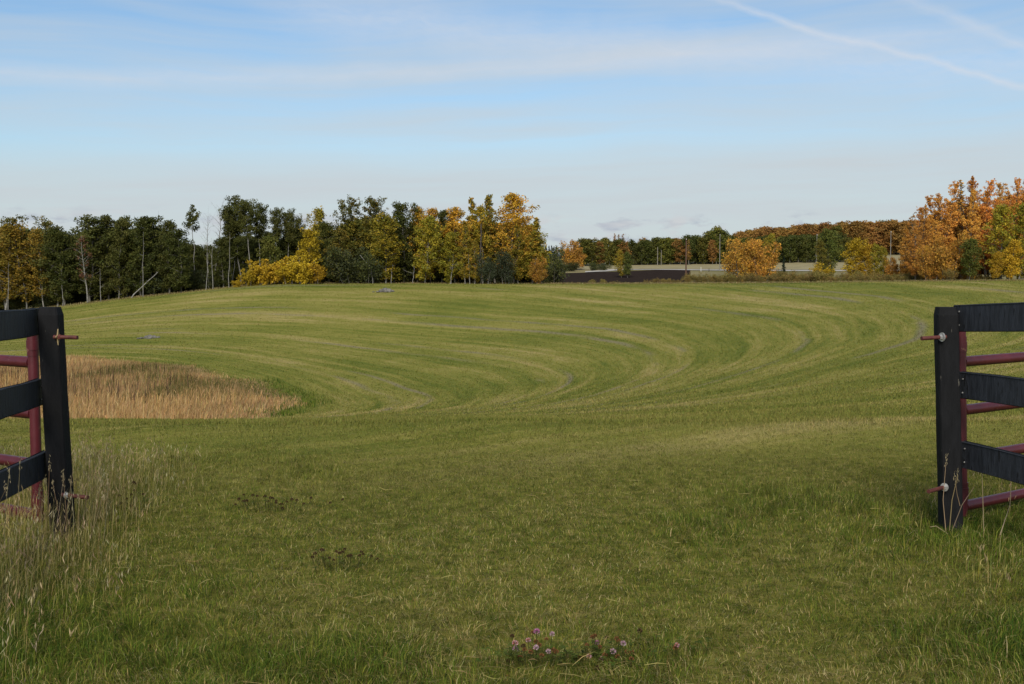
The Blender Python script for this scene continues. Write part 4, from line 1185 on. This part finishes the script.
# ------------------------------------------------------------------ clover
def clover(label, c, heads, seed, leaves=45, spread=.2, group='clover clumps in the gateway turf', name='clover_plant', cat='clover', leafcol=None, green=True):
    """heads: list of (u, v, kind) at which flower heads stand; kinds pink, white, brown, dark"""
    r = np.random.default_rng(seed)
    o = thing(name, label, cat, tuple(c), group); c = np.array(tuple(c))
    V, Fs, Cc, nn = [], [], [], 0
    for i in range(leaves):
        x, y = r.normal(0, spread, 1)[0], r.normal(0, spread*.45, 1)[0]; hh = r.uniform(.03, .085)
        top = np.array([x, y, hh])
        v, q = tube_arrays([(x*.9, y*.9, -.01), top*np.array([.97, .97, .6]), top], [.0014, .0012, .001], 3)
        V.append(v); Fs.append(q+nn); nn += len(v); cc = pick([(.050, .072, .010), (.075, .092, .015)], [.5, .5], 1)[0]
        Cc.append(np.tile(cc, (len(v), 1)))
        if green:
            a0 = r.uniform(0, 6)
            for k in range(3):
                a = a0 + k*2.094; d = np.array([math.cos(a), math.sin(a), r.uniform(-.1, .3)]); s = np.array([-math.sin(a), math.cos(a), 0])
                Lf = r.uniform(.014, .022)
                V.append(np.stack([top, top+d*Lf*.6+s*Lf*.45, top+d*Lf, top+d*Lf*.6-s*Lf*.45])); Fs.append(np.arange(4)[None]+nn); nn += 4
                Cc.append(np.tile(cc*r.uniform(.85, 1.2), (4, 1)))
    PALS = {'pink': [(.32, .12, .22), (.37, .17, .27), (.26, .09, .17)], 'white': [(.40, .27, .29), (.45, .32, .34), (.30, .17, .21)],
            'brown': [(.15, .065, .025), (.20, .09, .035), (.11, .05, .02)], 'dark': [(.060, .034, .018), (.085, .05, .024), (.045, .026, .015)],
            'mix': [(.42, .22, .24), (.28, .10, .06), (.50, .33, .34)]}
    for (u, v, kd, Yh) in heads:
        p = np.array(tuple(at(u, v, Yh))) - c
        vv, qq = tube_arrays([(p[0]*.8, p[1]*.9, -.01), (p[0]*.95, p[1], p[2]*.6), tuple(p)], [.0016, .0014, .0012], 3)
        V.append(vv); Fs.append(qq+nn); nn += len(vv); Cc.append(np.tile(np.array([.06, .06, .02]), (len(vv), 1)))
        hv, hf, hc, hn = [], [], [], 0
        R = r.uniform(.0095, .0120) if kd in ('pink', 'white', 'mix') else r.uniform(.0075, .0105)
        for k in range(46):                                     # florets standing off a small ball
            zz = 1 - 1.75*(k+.5)/46; rad = math.sqrt(max(0, 1-zz*zz)); a = k*2.39996
            d = np.array([rad*math.cos(a), rad*math.sin(a), zz]); dd = d + np.array([0, 0, .45]); dd /= np.linalg.norm(dd)
            s = np.cross(dd, r.normal(0, 1, 3)); s /= np.linalg.norm(s); b = p + d*R*.45
            hv.append(np.stack([b, b+dd*R*.5+s*R*.24, b+dd*R*.95, b+dd*R*.5-s*R*.24])); hf.append(np.arange(4)[None]+hn); hn += 4
            hc.append(np.tile(pick(PALS[kd], [.4, .3, .3], 1)[0], (4, 1)))
        lab = {'pink': 'pink flower head', 'white': 'pale pink flower head', 'brown': 'brown withered flower head', 'dark': 'dark withered seed head', 'mix': 'half withered pink flower head'}[kd]
        h_ = link('flower_head' if kd in ('pink', 'white', 'mix') else 'seed_head', np_mesh('head', np.concatenate(hv), hf, M['grass'], np.concatenate(hc)), o); h_['label'] = lab
    if V: link('leaves', np_mesh('leaves', np.concatenate(V), Fs, M['grass'], np.concatenate(Cc)), o)
    return o


def flat_y(v): return -EYE/slope_of(v)
YC = 4.62
def hd(lst, Yc=YC, y0=650, k=.004): return [(480+a/5.12, 610+b/5.12, kd, Yc + (y0-(610+b/5.12))*k + random.uniform(-.05, .05)) for a, b, kd in lst]
c1 = at(535, 652, YC); c1.z = gz(c1.x, c1.y)
clover('flowering clover clump with pink and withered brown heads, left of its twin', c1,
       hd([(165, 135, 'dark'), (180, 170, 'mix'), (182, 200, 'white'), (222, 185, 'dark'), (228, 203, 'brown'), (247, 157, 'mix'), (270, 116, 'brown'), (291, 111, 'pink'),
           (287, 163, 'brown'), (287, 193, 'white'), (304, 180, 'brown'), (340, 150, 'brown'), (369, 125, 'white'), (350, 213, 'white'), (378, 205, 'brown'), (390, 215, 'brown'),
           (315, 235, 'brown'), (143, 265, 'dark'), (140, 345, 'brown'), (205, 245, 'brown'), (260, 215, 'brown')]), 3, 60, .12)
c2 = at(603, 657, YC); c2.z = gz(c2.x, c2.y)
clover('flowering clover clump with pale pink heads, right of its twin', c2,
       hd([(575, 140, 'brown'), (588, 132, 'brown'), (597, 168, 'pink'), (613, 190, 'brown'), (558, 239, 'mix'), (548, 180, 'brown'), (512, 240, 'brown'), (598, 298, 'dark'), (624, 252, 'mix'),
           (681, 213, 'white'), (733, 172, 'white'), (712, 160, 'brown'), (700, 148, 'brown'), (706, 240, 'brown'), (726, 265, 'dark'), (752, 215, 'brown'), (777, 218, 'brown'), (775, 250, 'brown'), (640, 230, 'brown')]), 4, 60, .12)
c3 = at(680, 638, YC+.1); c3.z = gz(c3.x, c3.y)
clover('two stray withered clover heads right of the flowering clumps', c3, hd([(818, 107, 'dark'), (1008, 180, 'mix'), (1002, 195, 'brown')]), 5, 14, .08)

def dark_clump(label, u0, v0, du, dv, nh, seed):
    r = random.Random(seed); Yc = flat_y(v0+8)
    c = at(u0, v0+8, Yc); c.z = gz(c.x, c.y)
    hs = [(u0 + r.gauss(0, du), v0 + r.gauss(0, dv), 'dark', Yc + r.uniform(-.12, .12)) for _ in range(nh)]
    clover(label, c, hs, seed, 26, .18, 'withered dark clover clumps')
dark_clump('withered dark clover clump in the turf right of the tall dry grass', 270, 500, 22, 4, 24, 11)
dark_clump('withered dark clover clump in mid turf, nearer than the one behind it', 338, 553, 16, 4, 18, 12)
dark_clump('withered dark clover heads beside the lower hinge pin of the left post', 128, 500, 9, 10, 16, 13)

# ------------------------------------------------------------------ sky, sun, camera
SUN_AZ, SUN_EL = math.radians(185), math.radians(38)
w = bpy.data.worlds.new('World'); SC.world = w; w.use_nodes = True
nt = w.node_tree; n = nt.nodes; l = nt.links; n.clear()
sky = n.new('ShaderNodeTexSky'); sky.sky_type = 'NISHITA'; sky.sun_disc = False
sky.sun_elevation = SUN_EL; sky.sun_rotation = SUN_AZ; sky.air_density = 1.0; sky.dust_density = 1.0; sky.ozone_density = 1.0
tc = n.new('ShaderNodeTexCoord'); sp = n.new('ShaderNodeSeparateXYZ'); l.new(tc.outputs['Generated'], sp.inputs[0])
zc = mth(n, l, 'MAXIMUM', sp.outputs[2], 0.0)
zz = mth(n, l, 'ADD', zc, .035)
px = mth(n, l, 'DIVIDE', sp.outputs[0], zz); py = mth(n, l, 'DIVIDE', sp.outputs[1], zz)
def vec(a, b, c=0.0):
    q = n.new('ShaderNodeCombineXYZ')
    for i, s in enumerate((a, b, c)):
        if isinstance(s, (int, float)): q.inputs[i].default_value = s
        else: l.new(s, q.inputs[i])
    return q.outputs[0]
el = mth(n, l, 'ARCSINE', zc); azm = mth(n, l, 'ARCTAN2', sp.outputs[0], sp.outputs[1])
# cirrus veils, drawn out across the view, slightly rising to the right
tilt = mth(n, l, 'ADD', el, mth(n, l, 'MULTIPLY', azm, -.03))
wob = noise(n, l, vec(mth(n, l, 'MULTIPLY', azm, 2.2), mth(n, l, 'MULTIPLY', el, 6.0), 3.3), 1.0, 3, .5)
t2 = mth(n, l, 'ADD', tilt, mth(n, l, 'MULTIPLY', mth(n, l, 'SUBTRACT', wob, .5), .05))
ci1 = noise(n, l, vec(mth(n, l, 'MULTIPLY', azm, 1.3), mth(n, l, 'MULTIPLY', t2, 17.0), 1.7), 1.0, 4, .55)
ci2 = noise(n, l, vec(mth(n, l, 'MULTIPLY', azm, 4.0), mth(n, l, 'MULTIPLY', t2, 70.0), 5.1), 1.0, 4, .6)
cf = mth(n, l, 'ADD', mth(n, l, 'MULTIPLY', ci1, .75), mth(n, l, 'MULTIPLY', ci2, .25))
cr = ramp(n, [(.39, 0.0), (.70, .80)]); l.new(cf, cr.inputs[0])
# a broad veil low over the horizon, thickest about 6 degrees up
vb = n.new('ShaderNodeMapRange'); vb.interpolation_type = 'SMOOTHSTEP'; l.new(t2, vb.inputs[0])
vb.inputs[1].default_value = .155; vb.inputs[2].default_value = .085; vb.inputs[3].default_value = 0; vb.inputs[4].default_value = .9
cl = mth(n, l, 'MAXIMUM', cr.outputs[0], mth(n, l, 'MULTIPLY', vb.outputs[0], mth(n, l, 'ADD', .65, mth(n, l, 'MULTIPLY', ci2, .6))), clamp=True)
skc = mixc(n, l, 1.0, sky.outputs[0], (.73, .88, .98), 'MULTIPLY')
CLOUD = (4.20, 4.55, 4.80)
c = mixc(n, l, cl, skc, CLOUD)
# contrails: lines on the sphere with soft ragged edges
def trail(p0, p1, width, strength, bend, seed, c):
    u0, u1 = math.atan((p0[0]-CX)/F_PX), math.atan((p1[0]-CX)/F_PX)
    e0, e1 = math.atan(slope_of(p0[1])*math.cos(u0)), math.atan(slope_of(p1[1])*math.cos(u1))
    L = math.hypot(u1-u0, e1-e0); dx, dy = (u1-u0)/L, (e1-e0)/L
    a = mth(n, l, 'SUBTRACT', azm, u0); b = mth(n, l, 'SUBTRACT', el, e0)
    s = mth(n, l, 'ADD', mth(n, l, 'MULTIPLY', a, dx), mth(n, l, 'MULTIPLY', b, dy))
    d = mth(n, l, 'SUBTRACT', mth(n, l, 'MULTIPLY', b, dx), mth(n, l, 'MULTIPLY', a, dy))
    wn = noise(n, l, vec(mth(n, l, 'MULTIPLY', s, 14.0), seed), 1.0, 3, .55)
    d = mth(n, l, 'ADD', d, mth(n, l, 'MULTIPLY', mth(n, l, 'SUBTRACT', wn, .5), bend))
    fine = noise(n, l, vec(mth(n, l, 'MULTIPLY', s, 60.0), mth(n, l, 'MULTIPLY', d, 220.0), seed), 1.0, 4, .6)
    k = mth(n, l, 'SUBTRACT', 1.0, mth(n, l, 'DIVIDE', mth(n, l, 'ABSOLUTE', d), width), clamp=True)
    e = n.new('ShaderNodeMapRange'); e.interpolation_type = 'SMOOTHSTEP'; l.new(s, e.inputs[0]); e.inputs[1].default_value = -.06; e.inputs[2].default_value = .06
    k = mth(n, l, 'MULTIPLY', mth(n, l, 'MULTIPLY', mth(n, l, 'MULTIPLY', k, e.outputs[0]), mth(n, l, 'ADD', .45, fine)), strength, clamp=True)
    return mixc(n, l, k, c, (4.9, 5.2, 5.7))
c = trail((716, 2), (1024, 87), .0042, .55, .022, 2.2, c)
c = trail((900, 0), (1024, 48), .007, .36, .012, 8.8, c)
c = trail((960, 28), (560, 66), .012, .34, .014, 4.4, c)
c = trail((290, 8), (700, 52), .030, .38, .03, 6.1, c)
# small cumulus far off over the horizon
cu = noise(n, l, vec(mth(n, l, 'MULTIPLY', azm, 26.0), mth(n, l, 'MULTIPLY', el, 70.0), 9.0), 1.0, 5, .6)
band = n.new('ShaderNodeMapRange'); band.interpolation_type = 'SMOOTHSTEP'; l.new(mth(n, l, 'ABSOLUTE', mth(n, l, 'SUBTRACT', el, .040)), band.inputs[0])
band.inputs[1].default_value = .004; band.inputs[2].default_value = .022; band.inputs[3].default_value = 1; band.inputs[4].default_value = 0
rc = ramp(n, [(.50, 0.0), (.62, 1.0)]); l.new(cu, rc.inputs[0])
sh = noise(n, l, vec(mth(n, l, 'MULTIPLY', azm, 22.0), mth(n, l, 'MULTIPLY', el, 90.0), 2.0), 1.0, 2, .5)
rsh = ramp(n, [(.42, (3.0, 3.3, 3.9)), (.58, (4.4, 4.45, 4.6))]); l.new(sh, rsh.inputs[0])
c = mixc(n, l, mth(n, l, 'MULTIPLY', mth(n, l, 'MULTIPLY', rc.outputs[0], band.outputs[0]), .75), c, rsh.outputs[0])
bg = n.new('ShaderNodeBackground'); bg.inputs[1].default_value = .10; l.new(c, bg.inputs[0])
wo = n.new('ShaderNodeOutputWorld'); l.new(bg.outputs[0], wo.inputs[0])

sl = bpy.data.lights.new('sun', 'SUN'); sl.energy = 3.8; sl.angle = math.radians(22); sl.color = (1, .95, .86)
so = bpy.data.objects.new('sun', sl); COL.objects.link(so)
sd = Vector((math.sin(SUN_AZ)*math.cos(SUN_EL), math.cos(SUN_AZ)*math.cos(SUN_EL), math.sin(SUN_EL)))
so.rotation_euler = (-sd).to_track_quat('-Z', 'Y').to_euler()

cam = bpy.data.cameras.new('camera'); co = bpy.data.objects.new('camera', cam); COL.objects.link(co)
co.location = (0, 0, EYE); co.rotation_euler = (math.pi/2 - TH, 0, 0)
cam.sensor_width = 36; cam.lens = 36*F_PX/1024; cam.clip_end = 20000; cam.clip_start = .05
SC.camera = co
SC.view_settings.view_transform = 'Standard'; SC.view_settings.look = 'None'; SC.view_settings.exposure = .45; SC.view_settings.gamma = 1
